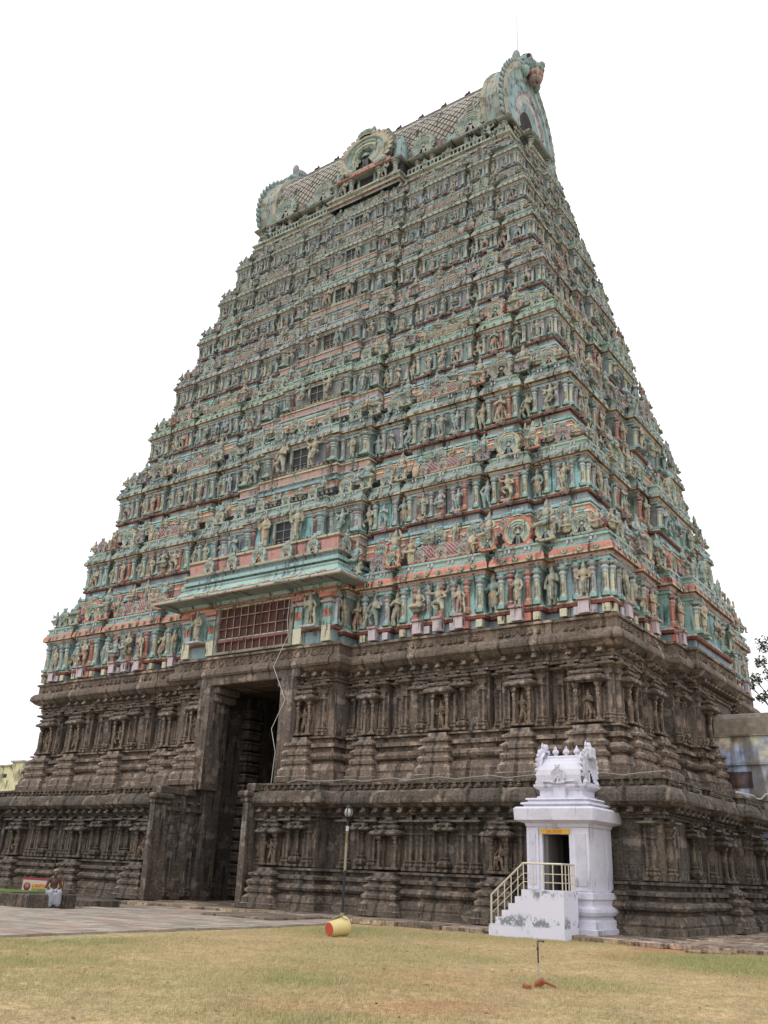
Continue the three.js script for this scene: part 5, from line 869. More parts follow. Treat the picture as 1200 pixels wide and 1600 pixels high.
// rounded Tamil-style letter strokes: each letter is a few lines and bowls on a unit square
const LETTERS = { m: [[0, 0, 0, 1, 0.6, 1, 0.6, 0], [0.6, 0.5, 1, 0.5, 1, 1]], a: [[0, 1, 0, 0, 0.5, 0, 0.5, 1]], t: [[0, 0, 0, 1, 0.9, 1]], c: [[0, 0, 0.9, 0], [0.45, 0, 0.45, 1], [0.45, 0.5, 0, 0.5, 0, 1, 0.9, 1]], k: [[0, 0, 0.9, 0], [0.45, 0, 0.45, 1], [0.45, 0.45, 0, 0.45, 0, 0.9, 0.45, 0.9], [0.45, 0.45, 0.9, 0.45, 0.9, 0.9]], i: [[0, 1, 0, -0.3, 0.5, -0.3, 0.5, 0.1]], r: [[0, 1, 0, 0, 0.6, 0, 0.6, 1.25]] };
function script(q, word, x, y, size, style, width) { q.strokeStyle = style; q.lineWidth = width; q.lineJoin = 'round'; q.lineCap = 'round'; for (const ch of word) { for (const p of LETTERS[ch]) { q.beginPath(); for (let i = 0; i < p.length; i += 2) q[i ? 'lineTo' : 'moveTo'](x + p[i] * size * 0.85, y - size + p[i + 1] * size); q.stroke(); } x += size * (ch === 'a' || ch === 'i' ? 0.75 : 1.12); } }

// ================================================================== THE WHITE SHRINE
{
  const S = thing('shrine', 'small whitewashed shrine with barrel roof and stepped platform at the foot of the tower', 'shrine', [0, 0.14, 0]);
  const k = col('#dcdbe6'), k2 = col('#d0cfdb'), x0 = 16.6, x1 = 18.75, z0 = 12.6, z1 = 14.45, one = new THREE.Color(1, 1, 1);
  const R = [[x0, z1], [x1, z1], [x1, z0], [x0, z0]];
  const b = new G(); b.jit = 0.02;
  b.sweep(R, [[0.3, 0, k2], [0.3, 0.16, k2], [0.22, 0.18, k], [0.2, 0.4, k], [0.1, 0.46, k], [0.08, 0.52, k], [0.18, 0.56, k], [0.22, 0.66, k], [0.2, 0.76, k], [0.1, 0.82, k], [0.08, 0.86, k], [0.08, 1.02, k], [0.14, 1.04, k], [0.14, 1.22, k], [0, 1.26, k]], true); b.build('base', whiteWash, S);
  const w = new G(); w.jit = 0.02; const d0 = 17.12, d1 = 18.08, dt = 2.98, yb = 1.26, yt = 3.2;
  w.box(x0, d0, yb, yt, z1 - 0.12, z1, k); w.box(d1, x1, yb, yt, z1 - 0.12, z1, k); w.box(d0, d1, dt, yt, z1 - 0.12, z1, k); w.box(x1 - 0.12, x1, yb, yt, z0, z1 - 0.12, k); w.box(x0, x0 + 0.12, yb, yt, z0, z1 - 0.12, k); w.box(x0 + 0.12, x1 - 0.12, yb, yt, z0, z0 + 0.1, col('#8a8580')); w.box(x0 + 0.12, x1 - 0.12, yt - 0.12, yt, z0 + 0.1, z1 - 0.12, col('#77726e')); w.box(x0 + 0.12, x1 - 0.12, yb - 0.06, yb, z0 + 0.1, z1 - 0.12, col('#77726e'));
  w.build('wall', whiteWash, S);
  for (const [a, c] of [[x0 - 0.03, x0 + 0.4], [d1 + 0.14, x1 + 0.03]]) { const p = new G(); p.jit = 0.02; p.box(a, c, yb, yt, z1, z1 + 0.05, k, 0.015); p.box(a + 0.1, c - 0.1, yb + 0.15, yt - 0.2, z1 + 0.05, z1 + 0.075, k2, 0.01); p.build('pilaster', whiteWash, S); }
  for (const [a, c] of [[z0, z0 + 0.36], [z1 - 0.36, z1 + 0.03]]) { const p = new G(); p.jit = 0.02; p.box(x1, x1 + 0.045, yb, yt, a, c, k, 0.015); p.build('pilaster', whiteWash, S); }
  const dk = new G(); dk.box(d0 + 0.1, d1 - 0.1, yb, dt, z0 + 0.4, z0 + 0.45, col('#0d0c0c')); dk.box(d0 - 0.02, d0 + 0.14, yb, dt - 0.004, z1 - 0.9, z1 - 0.14, col('#6b6764')); dk.build('doorway', std({ vertexColors: true }), S);
  const idol = put('idol', stoneFigGeo[5], std({ color: col('#1c1a1a'), roughness: 0.4 }), S, 17.7, yb, z0 + 0.75, 0, 0.75);
  for (const yy of [0.55, 1.15]) { const l = new G(); l.lathe(17.86, yb + yy, z0 + 1.05, [[0, -0.02, K.white], [0.03, 0, K.white], [0, 0.03, K.white]], 8); l.build('brass_lamp', std({ vertexColors: true, roughness: 0.3 }), S); }
  const c = new G(); c.jit = 0.02;
  c.sweep(R, [[0, yt, k], [0.05, yt + 0.02, k], [0.08, yt + 0.12, k], [0.3, yt + 0.2, k], [0.34, yt + 0.22, k], [0.36, yt + 0.58, k], [0.3, yt + 0.64, k], [0.1, yt + 0.66, k], [0.1, yt + 0.71, k], [0.18, yt + 0.73, k], [0.17, yt + 0.79, k], [0.0, yt + 0.82, k], [-0.02, yt + 0.87, k], [0.06, yt + 0.89, k], [0.04, yt + 0.94, k], [-0.3, yt + 0.97, k]], true); c.cap([[x0 + 0.3, z1 - 0.3], [x1 - 0.3, z1 - 0.3], [x1 - 0.3, z0 + 0.3], [x0 + 0.3, z0 + 0.3]], yt + 0.97, k); c.build('cornice', whiteWash, S);
  const cx = (x0 + x1) / 2, cz = (z0 + z1) / 2, ny = yt + 0.95;
  const n = new G(); n.jit = 0.02; n.sweep([[cx - 0.78, cz + 0.55], [cx + 0.78, cz + 0.55], [cx + 0.78, cz - 0.55], [cx - 0.78, cz - 0.55]], [[0.08, ny, k], [0.08, ny + 0.06, k], [0, ny + 0.09, k], [0, ny + 0.26, k], [0.1, ny + 0.33, k], [0.16, ny + 0.39, k], [0.16, ny + 0.46, k], [-0.3, ny + 0.5, k]], true); n.box(cx - 0.22, cx + 0.22, ny, ny + 0.48, cz + 0.55, cz + 0.68, k, 0.02); n.build('neck', whiteWash, S);
  const ry = ny + 0.47, pts = vaultPts(0.66, 0.95).map(([z, y]) => [z, y + ry]), both = [...pts, ...pts.slice(0, -1).reverse().map(([z, y]) => [-z, y])];
  const v = new G(); v.jit = 0.01; for (let i = 0; i < both.length - 1; i++) v.quad(V(cx - 0.82, both[i][1], cz + both[i][0]), V(cx + 0.82, both[i][1], cz + both[i][0]), V(cx + 0.82, both[i + 1][1], cz + both[i + 1][0]), V(cx - 0.82, both[i + 1][1], cz + both[i + 1][0]), k);
  v.box(cx - 0.62, cx + 0.62, ry + 0.83, ry + 0.98, cz - 0.26, cz + 0.26, k, 0.03); v.box(cx - 0.6, cx + 0.6, ry + 0.06, ry + 0.1, cz + 0.66, cz + 0.76, k, 0.01); v.box(cx - 0.62, cx + 0.62, ry + 0.76, ry + 0.8, cz + 0.25, cz + 0.42, k, 0.01); v.build('barrel_roof', whiteWash, S);
  const KW = { yellow: k }; const ag = archGeo(K, [k, k2, k, k2, k, k], 7);
  for (const m of [-1, 1]) { const a = put('gable_arch', ag, whiteWash, S, cx + m * 0.86, ry - 0.06, cz, m * PI / 2, 0.6); const inner = new G(); }
  put('horseshoe_arch', archGeo(K, [k, k2, k, k2, k, k]), whiteWash, S, cx, ry, cz + 0.8, 0, 0.26);
  for (const q of [-0.4, 0, 0.4]) { const f = new G(); f.lathe(cx + q, ry + 0.97, cz, [[0.08, 0, k], [0.05, 0.05, k], [0.12, 0.14, k], [0.1, 0.22, k], [0.04, 0.27, k], [0.05, 0.29, k], [0, 0.38, k]], 10); f.build('finial', whiteWash, S); }
  for (const m of [-1, 1]) { const f = new G(); for (let i = 0; i < 6; i++) { const a = i / 6 * 2.4 - 0.4, b2 = (i + 1) / 6 * 2.4 - 0.4; f.bar(V(cx + m * (0.86 - 0.26 * Math.sin(a) + 0.05), ry + 1.12 - 0.16 * Math.cos(a), cz), V(cx + m * (0.86 - 0.26 * Math.sin(b2) + 0.05), ry + 1.12 - 0.16 * Math.cos(b2), cz), 0.09 - i * 0.01, k, 7, 0.08 - i * 0.01); } f.box(cx + m * 0.88 - 0.13, cx + m * 0.88 + 0.13, ry + 0.85, ry + 1.24, cz - 0.18, cz + 0.18, k, 0.04); f.build('roof_horn', whiteWash, S); }
  // platform and steps, with patches where the wash has gone
  const plTex = makeTex(512, (u, t) => { const x = u * 3.4, y = t * 3.4, e = 0.6 * fbm(u, t, 12, 12, 4, 701) + 0.4 * fbm(u, t, 60, 45, 3, 703); const on = (sstep(0.14, 0.24, y) * sstep(0.62, 0.34, y) * sstep(0.45, 0.62, e)) + sstep(0.95, 1.15, y) * sstep(1.42, 1.2, y) * sstep(0.3, 0.55, x) * sstep(1.4, 0.9, x) * sstep(0.45, 0.62, e) + 0.3 * sstep(0.6, 0.72, e); const s = Math.min(1, on); return [0.97 - 0.38 * s, 0.97 - 0.35 * s, 0.99 - 0.36 * s]; });
  const plMat = std({ vertexColors: true, map: rep(plTex, 3.4), bumpMap: rep(plTex, 3.4), bumpScale: 0.008, roughness: 0.8 });
  const px0 = 17.02, px1 = 18.46, pz0 = 14.78, pz1 = 15.85, pt = 1.26;
  const pl = new G(); pl.jit = 0.01; pl.box(px0, px1, -0.2, pt, pz0, pz1, k); pl.build('platform', plMat, S);
  for (let i = 0; i < 5; i++) { const st = new G(); st.jit = 0.02; st.box(px0 - 0.235 * (5 - i), px0 - 0.235 * (4 - i) - 0.002, -0.2, 0.21 * (i + 1) - 0.004, pz0 + 0.02, pz1 - 0.004, k); st.build('step', plMat, S); }
  // pale tubular railing
  const rail = (nm, a, b2, r = 0.022) => { const g = new G(); g.bar(a, b2, r, new THREE.Color(1, 1, 1), 8); g.build(nm, steel, S); };
  const zr = pz1 - 0.05, sx = px0 - 1.1, hh = 0.78;
  rail('handrail', V(sx, 0.18 + hh + 0.1, zr), V(px0 + 0.05, pt + hh, zr), 0.03); rail('handrail', V(px0 + 0.05, pt + hh, zr), V(px1 - 0.05, pt + hh, zr), 0.03); rail('handrail', V(px1 - 0.05, pt + hh, zr), V(px1 - 0.05, pt + hh, pz0 + 0.1), 0.03);
  for (const q of [0.3, 0.55]) { rail('railing_bar', V(sx, 0.18 + hh + 0.1 - q, zr), V(px0 + 0.05, pt + hh - q, zr), 0.012); rail('railing_bar', V(px0 + 0.05, pt + hh - q, zr), V(px1 - 0.05, pt + hh - q, zr), 0.012); rail('railing_bar', V(px1 - 0.05, pt + hh - q, zr), V(px1 - 0.05, pt + hh - q, pz0 + 0.1), 0.012); }
  for (let i = 0; i < 5; i++) { const t = i / 4.6, x = sx + (px0 - sx) * t; rail('baluster', V(x, i === 0 ? 0 : 0.21 * i, zr), V(x, 0.18 + hh + 0.1 + (pt + hh - 0.28 - hh) * t, zr), i === 0 ? 0.034 : 0.018); }
  for (const x of [px0 + 0.06, px0 + 0.4, px0 + 0.75, px0 + 1.08, px1 - 0.05]) rail('baluster', V(x, pt, zr), V(x, pt + hh, zr), 0.02);
  for (const z of [zr - 0.25, zr - 0.5, zr - 0.75, pz0 + 0.1]) rail('baluster', V(px1 - 0.05, pt, z), V(px1 - 0.05, pt + hh, z), 0.02);
  // yellow name strip over the door
  const cv = document.createElement('canvas'); cv.width = 512; cv.height = 72; const q = cv.getContext('2d'); q.fillStyle = '#d8a93a'; q.fillRect(0, 0, 512, 72); q.fillStyle = '#b0281e'; script(q, 'matacami', 110, 56, 38, '#b0281e', 6);
  const ct = new THREE.CanvasTexture(cv); ct.colorSpace = THREE.SRGBColorSpace;
  const sg = put('name_board', new THREE.BoxGeometry(1.02, 0.14, 0.03), std({ map: ct }), S, (d0 + d1) / 2, dt + 0.09, z1 + 0.02); sg.userData.label = 'yellow strip with red lettering over the doorway';
}

// ================================================================== SMALL THINGS ON THE GRASS
{
  const L = thing('lamp_post', 'leaning lamp post with white globe and dark lower pole behind the yellow tub', 'lamp post', [12.95, 0, 19.8]);
  const p = new G(); p.bar(V(0, 0.35, 0), V(0.02, 1.75, 0), 0.042, col('#1f2230'), 10); p.bar(V(0.02, 1.75, 0), V(0.03, 2.55, 0), 0.038, col('#8e8877'), 10); p.bar(V(0.03, 2.55, 0), V(0.035, 2.9, 0), 0.038, col('#7a6450'), 10); p.bar(V(0.035, 2.9, 0), V(0.04, 3.05, 0), 0.048, col('#b9b8b4'), 10); p.bar(V(0.04, 3.05, 0), V(0.045, 3.28, 0), 0.035, col('#1b1b1d'), 8); p.build('pole', std({ vertexColors: true, roughness: 0.6 }), L);
  const g = new G(); const pr = []; for (let i = 0; i <= 12; i++) { const a = -PI / 2 + i / 12 * PI; pr.push([Math.cos(a) * 0.13, Math.sin(a) * 0.15, col('#a3a3a2')]); } g.lathe(0.05, 3.45, 0, pr, 16); g.build('globe', std({ vertexColors: true, roughness: 0.25 }), L);
  const bd = new G(); for (let s = 0; s < 6; s++) for (let i = 0; i < 8; i++) { const f = (j) => { const a = -1.35 + j / 8 * 2.7, t = s / 6 * 2 * PI + 0.3; return V(0.05 + Math.cos(a) * 0.135 * Math.sin(t), 3.45 + Math.sin(a) * 0.155, Math.cos(a) * 0.135 * Math.cos(t)); }; bd.bar(f(i), f(i + 1), 0.017, col('#17171a'), 5); } bd.lathe(0.05, 3.6, 0, [[0.09, 0, col('#17171a')], [0.06, 0.05, col('#17171a')], [0.02, 0.08, col('#17171a')], [0.015, 0.16, col('#17171a')], [0, 0.2, col('#17171a')]], 10); bd.lathe(0.05, 3.24, 0, [[0.04, 0, col('#17171a')], [0.1, 0.05, col('#17171a')], [0.06, 0.07, col('#17171a')]], 10); bd.build('cage', std({ vertexColors: true, roughness: 0.5 }), L);
  const b = new G(), ky = col('#8f8a70'); b.bar(V(0, 0.55, 0), V(0, 0.0, 0), 0.06, ky, 8); for (const s of [-1, 1]) { b.bar(V(0, 0.5, 0), V(s * 0.36, 0.33, 0.05), 0.022, ky, 6); b.bar(V(s * 0.36, 0.33, 0.05), V(s * 0.36, -0.02, 0.05), 0.022, ky, 6); } b.build('stand', std({ vertexColors: true, roughness: 0.7 }), L);
}
{
  const B = thing('tub', 'yellow plastic tub with red bottom lying on its side on the grass', 'tub', [13.95, 0.27, 21.75]);
  const ky = col('#d3bf83'), kr = col('#b84a3a'), g = new G();
  g.lathe(0, 0, 0, [[0.25, 0.0, ky], [0.27, 0.02, ky], [0.335, 0.72, ky], [0.36, 0.73, ky], [0.36, 0.78, ky], [0.33, 0.79, ky], [0.315, 0.72, ky], [0.25, 0.05, ky], [0, 0.05, ky]], 28); g.lathe(0, 0.25, 0, [[0.288, 0, ky], [0.3, 0.02, ky], [0.295, 0.04, ky]], 28);
  const bmesh = g.build('body', std({ vertexColors: true, roughness: 0.5 }), B);
  const r = new G(); r.lathe(0, -0.012, 0, [[0, 0, kr], [0.24, 0, kr], [0.252, 0.01, kr], [0.2, 0.02, kr]], 28); r.lathe(0, -0.02, 0, [[0.15, 0.01, kr], [0.17, 0, kr], [0.19, 0.01, kr]], 28); const rm = r.build('bottom_disc', std({ vertexColors: true, roughness: 0.5 }), B);
  const h = new G(); for (let i = 0; i < 8; i++) { const a = -0.6 + i / 8 * 1.2, c = -0.6 + (i + 1) / 8 * 1.2; h.bar(V(Math.sin(a) * 0.38, 0.72 - 0.18 * Math.cos(a * 2.4), Math.cos(a) * 0.38), V(Math.sin(c) * 0.38, 0.72 - 0.18 * Math.cos(c * 2.4), Math.cos(c) * 0.38), 0.014, col('#2a1f18'), 6); } const hm = h.build('handle', std({ vertexColors: true }), B);
  B.quaternion.setFromUnitVectors(V(0, 1, 0), V(0.25, 0.13, -0.96).normalize()); B.scale.setScalar(0.73); B.position.set(14.0, 0.2, 21.75);
}
{
  const T = thing('water_tap', 'thin upright standpipe with an elbow spout at the top, ringed by greener grass', 'water tap', [22.9, 0, 26.8]);
  const k = col('#6f6a66'), kd = col('#3c3735'), p = new G(); p.bar(V(0, -0.05, 0), V(-0.01, 0.3, 0), 0.014, col('#a9a6a2'), 8); p.bar(V(-0.01, 0.3, 0), V(-0.015, 0.6, 0), 0.015, kd, 8); p.build('pipe', std({ vertexColors: true, roughness: 0.5, metalness: 0.3 }), T);
  const e = new G(); e.bar(V(-0.015, 0.52, 0), V(-0.015, 0.56, 0), 0.024, kd, 8); e.bar(V(-0.015, 0.6, 0), V(-0.013, 0.68, 0), 0.019, k, 8); e.bar(V(-0.03, 0.675, 0), V(0.07, 0.68, -0.05), 0.02, k, 8); e.bar(V(0.07, 0.68, -0.05), V(0.08, 0.655, -0.055), 0.022, kd, 8); e.build('spout', std({ vertexColors: true, roughness: 0.5, metalness: 0.3 }), T);
  const K1 = col('#94553f'), cm = std({ vertexColors: true, roughness: 0.9, bumpMap: rep(paintBump, 0.4), bumpScale: 0.006 });
  const a = new G(); a.box(-0.13, 0.13, -0.055, 0.055, -0.035, 0.035, K1, 0.012); const am = tag(a.build('broken_brick', cm, scene), 'flat fragment of red clay brick lying left of the standpipe foot', 'brick', 'clay fragments at the foot of the standpipe'); am.position.set(23.3, 0.035, 28.1); am.rotation.set(PI / 2, 0, 0.7); am.scale.setScalar(0.8);
  const b = new G(); b.box(-0.12, 0.12, -0.07, 0.07, -0.05, 0.05, K1, 0.03); const bm = tag(b.build('broken_brick', cm, scene), 'thick tilted lump of red clay brick against the foot of the standpipe', 'brick', 'clay fragments at the foot of the standpipe'); bm.position.set(23.42, 0.08, 27.85); bm.rotation.set(0.5, 0.3, 0.5); bm.scale.setScalar(0.8);
  const c = new G(); c.box(-0.13, 0.13, -0.025, 0.025, -0.05, 0.05, K1, 0.012); const dm = tag(c.build('broken_brick', cm, scene), 'thin slanting red clay shard right of the standpipe foot', 'brick', 'clay fragments at the foot of the standpipe'); dm.position.set(23.55, 0.06, 27.7); dm.rotation.set(0, 0.5, -0.35); dm.scale.setScalar(0.8);
}
{ // pale broken slab by the path on the right
  for (const [x, z, w, r, l] of [[22.7, 16.1, 0.5, 0.3, 'larger pale broken slab lying in the grass beside the path'], [23.3, 15.9, 0.3, 1.1, 'smaller pale broken slab lying in the grass beside the path']]) { const g = new G(); g.sweep([[-w, w * 0.5], [-w * 0.2, w * 0.62], [w * 0.8, w * 0.4], [w, -w * 0.3], [0.1, -w * 0.6], [-w * 0.8, -w * 0.35]], [[0, 0, col('#cfc3a4')], [0, 0.05, col('#cfc3a4')], [-0.03, 0.07, col('#cfc3a4')]], true); g.cap([[-w + 0.03, w * 0.5 - 0.03], [-w * 0.2, w * 0.62 - 0.03], [w * 0.8 - 0.03, w * 0.4 - 0.03], [w - 0.03, -w * 0.3], [0.1, -w * 0.6 + 0.03], [-w * 0.8 + 0.03, -w * 0.35]], 0.07, col('#d6cbb0')); const m = tag(g.build('broken_slab', stoneLow, scene), l, 'slab', 'broken slabs by the path'); m.position.set(x, 0, z); m.rotation.y = r; }
}
// ---------------- raised bed, banner and the man on the left
{
  const B = thing('raised_bed', 'low stone-edged grass bed on the left of the forecourt', 'planter');
  const k = KL.clone().multiplyScalar(0.9), g = new G(); g.box(-30, 0.25, 0, 0.5, 19.8, 21.9, k, 0.03); g.build('bed_wall', stoneLow, B);
  blockCourse(B, (a, c, y, y2, gg, kk) => gg.box(a, c, y, y2, 21.88, 21.92 + rr(0, 0.03), kk), -8, 0.2, 0.03, 0.46, k, stoneLow);
  blockCourse(B, (a, c, y, y2, gg, kk) => gg.box(0.23, 0.27 + rr(0, 0.03), y, y2, a, c, kk), 19.85, 21.85, 0.03, 0.46, k, stoneLow);
  const t = new G(); t.box(-29.8, -1.2, 0.505, 0.53, 19.95, 21.7, col('#6f8a3f')); t.build('turf', std({ vertexColors: true, map: rep(grimeTex, 1.5), bumpMap: rep(stoneBump, 0.6), bumpScale: 0.05, roughness: 1 }), B);
  const st = new G(); st.box(-4.0, -0.3, 0, 0.25, 17.2, 18.7, k, 0.02); struct(st.build('stone_step', stoneLow, scene)).userData.label = 'low stone step between the bed and the gate';
}
{
  const S = thing('banner', 'printed festival banner with orange and white panels behind the seated man', 'banner', [-4.45, 0, 18.0]);
  const cv = document.createElement('canvas'); cv.width = 768; cv.height = 288; const q = cv.getContext('2d');
  q.fillStyle = '#e9dcd2'; q.fillRect(0, 0, 768, 288); q.fillStyle = '#b8444a'; q.fillRect(0, 0, 768, 40); q.fillStyle = '#e8e2da'; q.fillRect(160, 46, 460, 30); q.fillStyle = '#8a3d3a'; q.beginPath(); q.arc(95, 160, 72, 0, 7); q.fill(); q.fillStyle = '#c98a6a'; q.beginPath(); q.arc(95, 140, 42, 0, 7); q.fill(); q.fillStyle = '#5c2c2c'; q.fillRect(50, 190, 92, 60); q.fillStyle = '#e7c95c'; q.fillRect(190, 110, 430, 70); q.fillStyle = '#c93a22'; script(q, 'tkkircm', 205, 168, 46, '#c93a22', 9); q.fillStyle = '#9fb05a'; q.fillRect(190, 184, 430, 56); q.fillStyle = '#3f6a3a'; script(q, 'cirta', 330, 230, 28, '#3f6a3a', 6); q.fillStyle = '#b5574a'; q.fillRect(640, 70, 100, 180); q.fillStyle = '#e0c070'; q.fillRect(670, 90, 40, 120);
  const t = new THREE.CanvasTexture(cv); t.colorSpace = THREE.SRGBColorSpace;
  const m = put('banner_sheet', new THREE.BoxGeometry(2.7, 0.62, 0.03), std({ map: t, color: col('#c9c4c0'), roughness: 0.7 }), S, 0, 0.62, 0); m.rotation.y = 0;
  for (const x of [-1.35, 1.35]) { const g = new G(); g.bar(V(x, 0, -0.04), V(x, 1.05, -0.04), 0.03, col('#5a4a3c'), 6); g.build('pole', std({ vertexColors: true }), S); }
}
{
  const M = thing('person', 'seated man with bare torso and white dhoti on the corner of the stone bed', 'person', [-0.02, 0.5, 20.7]);
  const sk = 0, b = [
    [0, 0.1, 0, 0, 0.2, 0, 0.15, 0.14, sk], [0, 0.22, 0.0, 0.0, 0.42, 0.02, 0.125, 0.15, sk], [-0.15, 0.5, 0.02, 0.15, 0.5, 0.02, 0.075, 0.075, sk], [0, 0.54, 0.02, 0, 0.62, 0.04, 0.055, 0.052, sk],
    [0, 0.7, 0.05, 0, 0.75, 0.045, 0.085, 0.095, 0], [0, 0.78, 0.02, 0, 0.79, 0.02, 0.092, 0.09, 2], [0, 0.66, 0.1, 0, 0.64, 0.1, 0.045, 0.04, 0], [0, 0.71, 0.135, 0, 0.69, 0.15, 0.016, 0.02, 0], [-0.1, 0.7, 0.03, -0.1, 0.73, 0.03, 0.02, 0.024, 0], [0.1, 0.7, 0.03, 0.1, 0.73, 0.03, 0.02, 0.024, 0], [-0.035, 0.735, 0.125, -0.03, 0.735, 0.125, 0.014, 0.014, 2], [0.035, 0.735, 0.125, 0.03, 0.735, 0.125, 0.014, 0.014, 2], [-0.025, 0.655, 0.135, 0.025, 0.655, 0.135, 0.012, 0.012, 3],
    [-0.2, 0.48, 0.02, -0.27, 0.26, 0.04, 0.058, 0.046, 0], [-0.27, 0.26, 0.04, -0.13, 0.13, 0.25, 0.045, 0.032, 0], [0.2, 0.48, 0.02, 0.26, 0.26, 0.06, 0.058, 0.046, 0], [0.26, 0.26, 0.06, 0.1, 0.14, 0.27, 0.045, 0.032, 0]];
  for (const s of [-1, 1]) { const hx = s * 0.12, hz = 0.28, hy = 0.12; b.push([hx, hy, hz, hx - s * 0.04, hy, hz + 0.06, 0.035, 0.032, 0]); for (let i = 0; i < 4; i++) { const fx = hx - s * (0.055 - i * 0.002) + (i - 1.5) * 0.021, l = [0.045, 0.055, 0.052, 0.038][i]; b.push([fx, hy, hz + 0.07, fx - s * 0.01, hy - 0.012, hz + 0.07 + l, 0.01, 0.009, 0], [fx - s * 0.01, hy - 0.012, hz + 0.07 + l, fx - s * 0.012, hy - 0.045, hz + 0.075 + l, 0.009, 0.008, 0]); } b.push([hx + s * 0.02, hy + 0.01, hz + 0.03, hx - s * 0.03, hy + 0.04, hz + 0.09, 0.011, 0.009, 0]); b.push([s * 0.13, -0.34, 0.36, s * 0.14, -0.42, 0.36, 0.045, 0.036, 0], [s * 0.14, -0.455, 0.36, s * 0.16, -0.47, 0.52, 0.035, 0.03, 0]); }
  const f = figureMesh(b, 90, 0.72, 0.2, 0.022, 0, 0.12);
  meshOf('body', figureGeo(f, [col('#4a3328'), col('#b9bcc4'), col('#8d8884'), col('#5d3a34')]), std({ vertexColors: true, roughness: 0.65 }), M);
  const cl = [[-0.1, 0.08, 0, 0.1, 0.08, 0, 0.17, 0.17, 1], [-0.1, 0.06, 0.02, -0.15, 0.07, 0.36, 0.13, 0.1, 1], [0.1, 0.06, 0.02, 0.15, 0.07, 0.36, 0.13, 0.1, 1], [-0.15, 0.06, 0.37, -0.13, -0.36, 0.35, 0.1, 0.085, 1], [0.15, 0.06, 0.37, 0.14, -0.34, 0.35, 0.1, 0.09, 1], [0, 0.04, 0.25, 0, -0.02, 0.38, 0.1, 0.07, 1], [0, -0.02, 0.38, 0.02, -0.3, 0.37, 0.09, 0.06, 1], [0.04, -0.02, 0.4, 0.1, -0.3, 0.43, 0.05, 0.03, 1], [-0.06, 0, 0.42, -0.1, -0.25, 0.43, 0.04, 0.03, 1], [0.2, 0.02, 0.36, 0.22, -0.3, 0.38, 0.05, 0.035, 1]];
  meshOf('dhoti', figureGeo(figureMesh(cl, 64, 0.66, -0.1, 0.04, 0, 0.15), [0, 1, 2].map(() => col('#9a9ea6'))), std({ vertexColors: true, roughness: 0.9 }), M);
  M.rotation.y = 1.15;
}

// ================================================================== BEYOND THE TOWER
{
  const W = thing('compound_wall', 'tall plastered compound wall with faded blue and rust patches meeting the tower', 'wall', [0, -0.22, 2.4]);
  const wt = makeTex(1024, (u, v) => {
    const x = u * 12, y = v * 12, n = fbm(u, v, 7, 7, 5, 801), n2 = fbm(u, v, 5, 9, 4, 811), st = fbm(u, v, 30, 4, 3, 821), f = fbm(u, v, 60, 60, 2, 831), n3 = fbm(u, v, 12, 12, 4, 841);
    let c = [0.52, 0.53, 0.55];
    const mx = (d, t) => { c = c.map((a, i) => a + (d[i] - a) * t); };
    mx([0.47, 0.51, 0.6], sstep(0.36, 0.5, n)); mx([0.6, 0.58, 0.5], sstep(0.52, 0.66, n2) * (y > 6.8 ? 0.8 : 0.15)); mx([0.42, 0.36, 0.33], sstep(0.56, 0.66, n3) * 0.7); mx([0.24, 0.22, 0.21], sstep(0.52, 0.72, st) * 0.6);
    if (y > 8.15) mx([0.42, 0.39, 0.35], 0.85); if (y < 4.3) mx([0.52, 0.55, 0.66], 0.55);
    const k = 0.86 + 0.3 * (f - 0.5); return c.map((a) => Math.min(1, a * k * 1.6));
  });
  const wm = std({ vertexColors: true, map: rep(wt, 12), bumpMap: rep(stoneBump, 3), bumpScale: 0.03 });
  const k = new THREE.Color(1, 1, 1), g = new G(); g.jit = 0; g.box(18.7, 60, 0, 8.1, -2.4, -1.0, k); g.build('wall_body', wm, W);
  const c = new G(); c.jit = 0.06; const kb = new THREE.Color(0.8, 0.8, 0.8);
  c.sweep(subdiv([[19.45, -1.0], [60, -1.0]], 2.5), [[0, 8.1, kb], [0.1, 8.12, kb], [0.12, 8.22, kb], [0.0, 8.26, kb], [0.02, 8.9, kb], [-0.1, 9.08, kb], [-0.3, 9.14, kb], [-1.4, 9.14, kb]], false); c.sweep([[19.45, -2.4], [19.45, -1.0]], [[0, 8.1, kb], [0, 9.1, kb]], false); c.build('coping', wm, W);
  const l = new G(); l.box(18.6, 60, 6.86, 7.0, -1.0, -0.88, kb, 0.02); l.box(18.6, 60, 5.35, 5.46, -1.0, -0.92, kb, 0.02); l.build('ledge', wm, W);
  const pn = new G(), kp = col('#8c7468'); pn.box(19.7, 20.9, 5.9, 6.6, -1.0, -0.985, kp); pn.box(20.0, 20.6, 6.05, 6.45, -0.985, -0.978, col('#a08a7e')); pn.build('panel', wm, W);
}
{
  const B = thing('house', 'distant flat-roofed house with cream walls and a bright blue side behind the tower', 'house');
  const g = new G(), ky = col('#d6d0ae'), m = std({ vertexColors: true, map: rep(grimeTex, 9) });
  g.box(-150, -103.6, 0, 15.1, -60, -45, ky); g.box(-103.6, -100.6, 0, 15.6, -60, -44.8, ky); g.build('wall', m, B);
  const b = new G(); b.box(-100.6, -93, 0, 15.7, -58, -45.2, col('#3f8fd0')); b.build('blue_wall', m, B);
  const r = new G(); r.box(-150, -103.6, 15.1, 15.3, -60.2, -44.7, col('#b8b3a6')); r.box(-103.7, -100.5, 15.6, 15.85, -60.2, -44.5, col('#b8b3a6')); r.build('roof_slab', m, B);
  const w = new G(); for (const x of [-105.4, -110, -116]) w.box(x - 0.5, x + 0.5, 13.3, 13.9, -45.05, -44.97, col('#3a3834')); w.build('window', std({ vertexColors: true }), B);
}
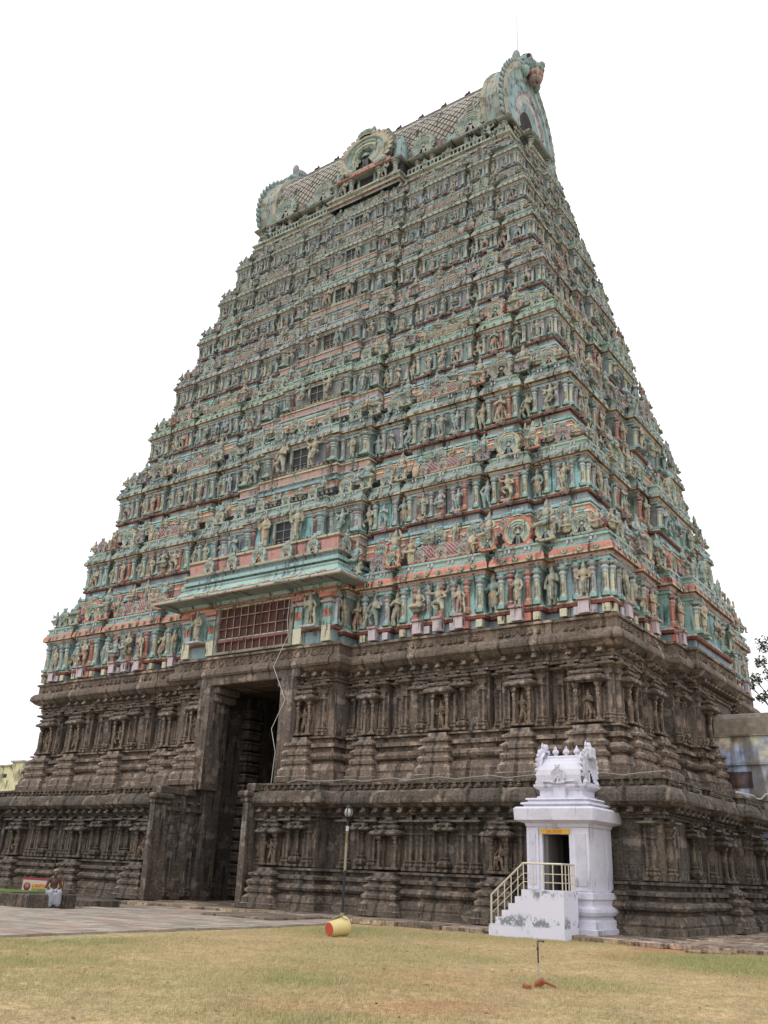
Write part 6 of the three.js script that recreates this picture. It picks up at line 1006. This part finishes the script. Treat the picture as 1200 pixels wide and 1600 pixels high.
{
  seed = 777;
  const T = thing('tree', 'dark tree with open ragged crown showing above the compound wall', 'tree', [17.3, 0, -30]);
  const k = col('#4a4038'), t = new G();
  const stem = [[0, 0, 0, 0.42], [0.15, 6, 0.2, 0.36], [-0.2, 11, 0, 0.3], [-0.6, 15, 0.2, 0.24], [-0.9, 18, 0, 0.15], [-1.0, 19.8, 0, 0.06]];
  for (let i = 0; i < stem.length - 1; i++) { const [a0, a1, a2, r0] = stem[i], [b0, b1, b2, r1] = stem[i + 1]; t.bar(V(a0, a1, a2), V(b0, b1, b2), r0, k, 9, r1); }
  const clumps = [[-1.9, 19.2, 0.4, 0.8], [-1.3, 18.3, -0.3, 0.6], [-0.9, 20.1, 0, 0.7], [-2.4, 17.9, 0.3, 0.5], [-2.9, 16.6, 0.4, 0.5], [-1.9, 16.9, 0, 0.55], [-3.4, 16.2, 0.2, 0.4], [-2.0, 15.4, 0.5, 0.5], [-2.7, 15.2, 0, 0.4], [-1.2, 14.6, 0.4, 0.6], [0.2, 19.0, 0.3, 0.9], [0.9, 17.6, -0.4, 0.9], [1.6, 18.9, 0.2, 0.8], [2.2, 16.4, 0, 0.8], [0.8, 15.2, 0.5, 0.7], [-0.6, 17.2, 1.6, 0.7], [0.2, 16.5, -1.7, 0.8], [-1.2, 18.6, -1.5, 0.6], [1.5, 14.3, -0.8, 0.6], [3.0, 17.6, 0.5, 0.7]];
  const leaf = new G(), kl = [col('#34432a'), col('#415034'), col('#2b3826'), col('#56643c')];
  for (const [x, y, z, r] of clumps) {
    const base = y > 17.5 ? V(-0.6, 15.6, 0.1) : V(-0.3, 12.6, 0), p = V(x, y, z), mid = base.clone().lerp(p, 0.55).add(V(0, -0.35, 0));
    t.bar(base, mid, 0.11, k, 6, 0.07); t.bar(mid, p, 0.07, k, 6, 0.025);
    for (let q = 0; q < 5; q++) t.bar(p.clone().lerp(mid, rr(0, 0.4)), p.clone().add(V(rr(-r, r), rr(-r, r) * 0.7, rr(-r, r))), 0.022, k, 4, 0.008);
    for (let i = 0; i < 190 * r; i++) { const c = p.clone().add(V(rr(-1, 1), rr(-0.75, 0.75), rr(-1, 1)).normalize().multiplyScalar(r * Math.cbrt(rnd()))), u = V(rr(-1, 1), rr(-1, 1), rr(-1, 1)).normalize(), w = V(rr(-1, 1), rr(-1, 1), rr(-1, 1)).cross(u).normalize(), s2 = rr(0.09, 0.18); leaf.quad(c.clone().addScaledVector(u, -s2), c.clone().addScaledVector(w, s2 * 0.45), c.clone().addScaledVector(u, s2), c.clone().addScaledVector(w, -s2 * 0.45), pick(kl)); }
  }
  t.build('trunk', std({ vertexColors: true, bumpMap: rep(stoneBump, 1), bumpScale: 0.03 }), T);
  leaf.build('crown', std({ vertexColors: true, roughness: 0.8, side: THREE.DoubleSide }), T);
}

renderer.render(scene, camera);
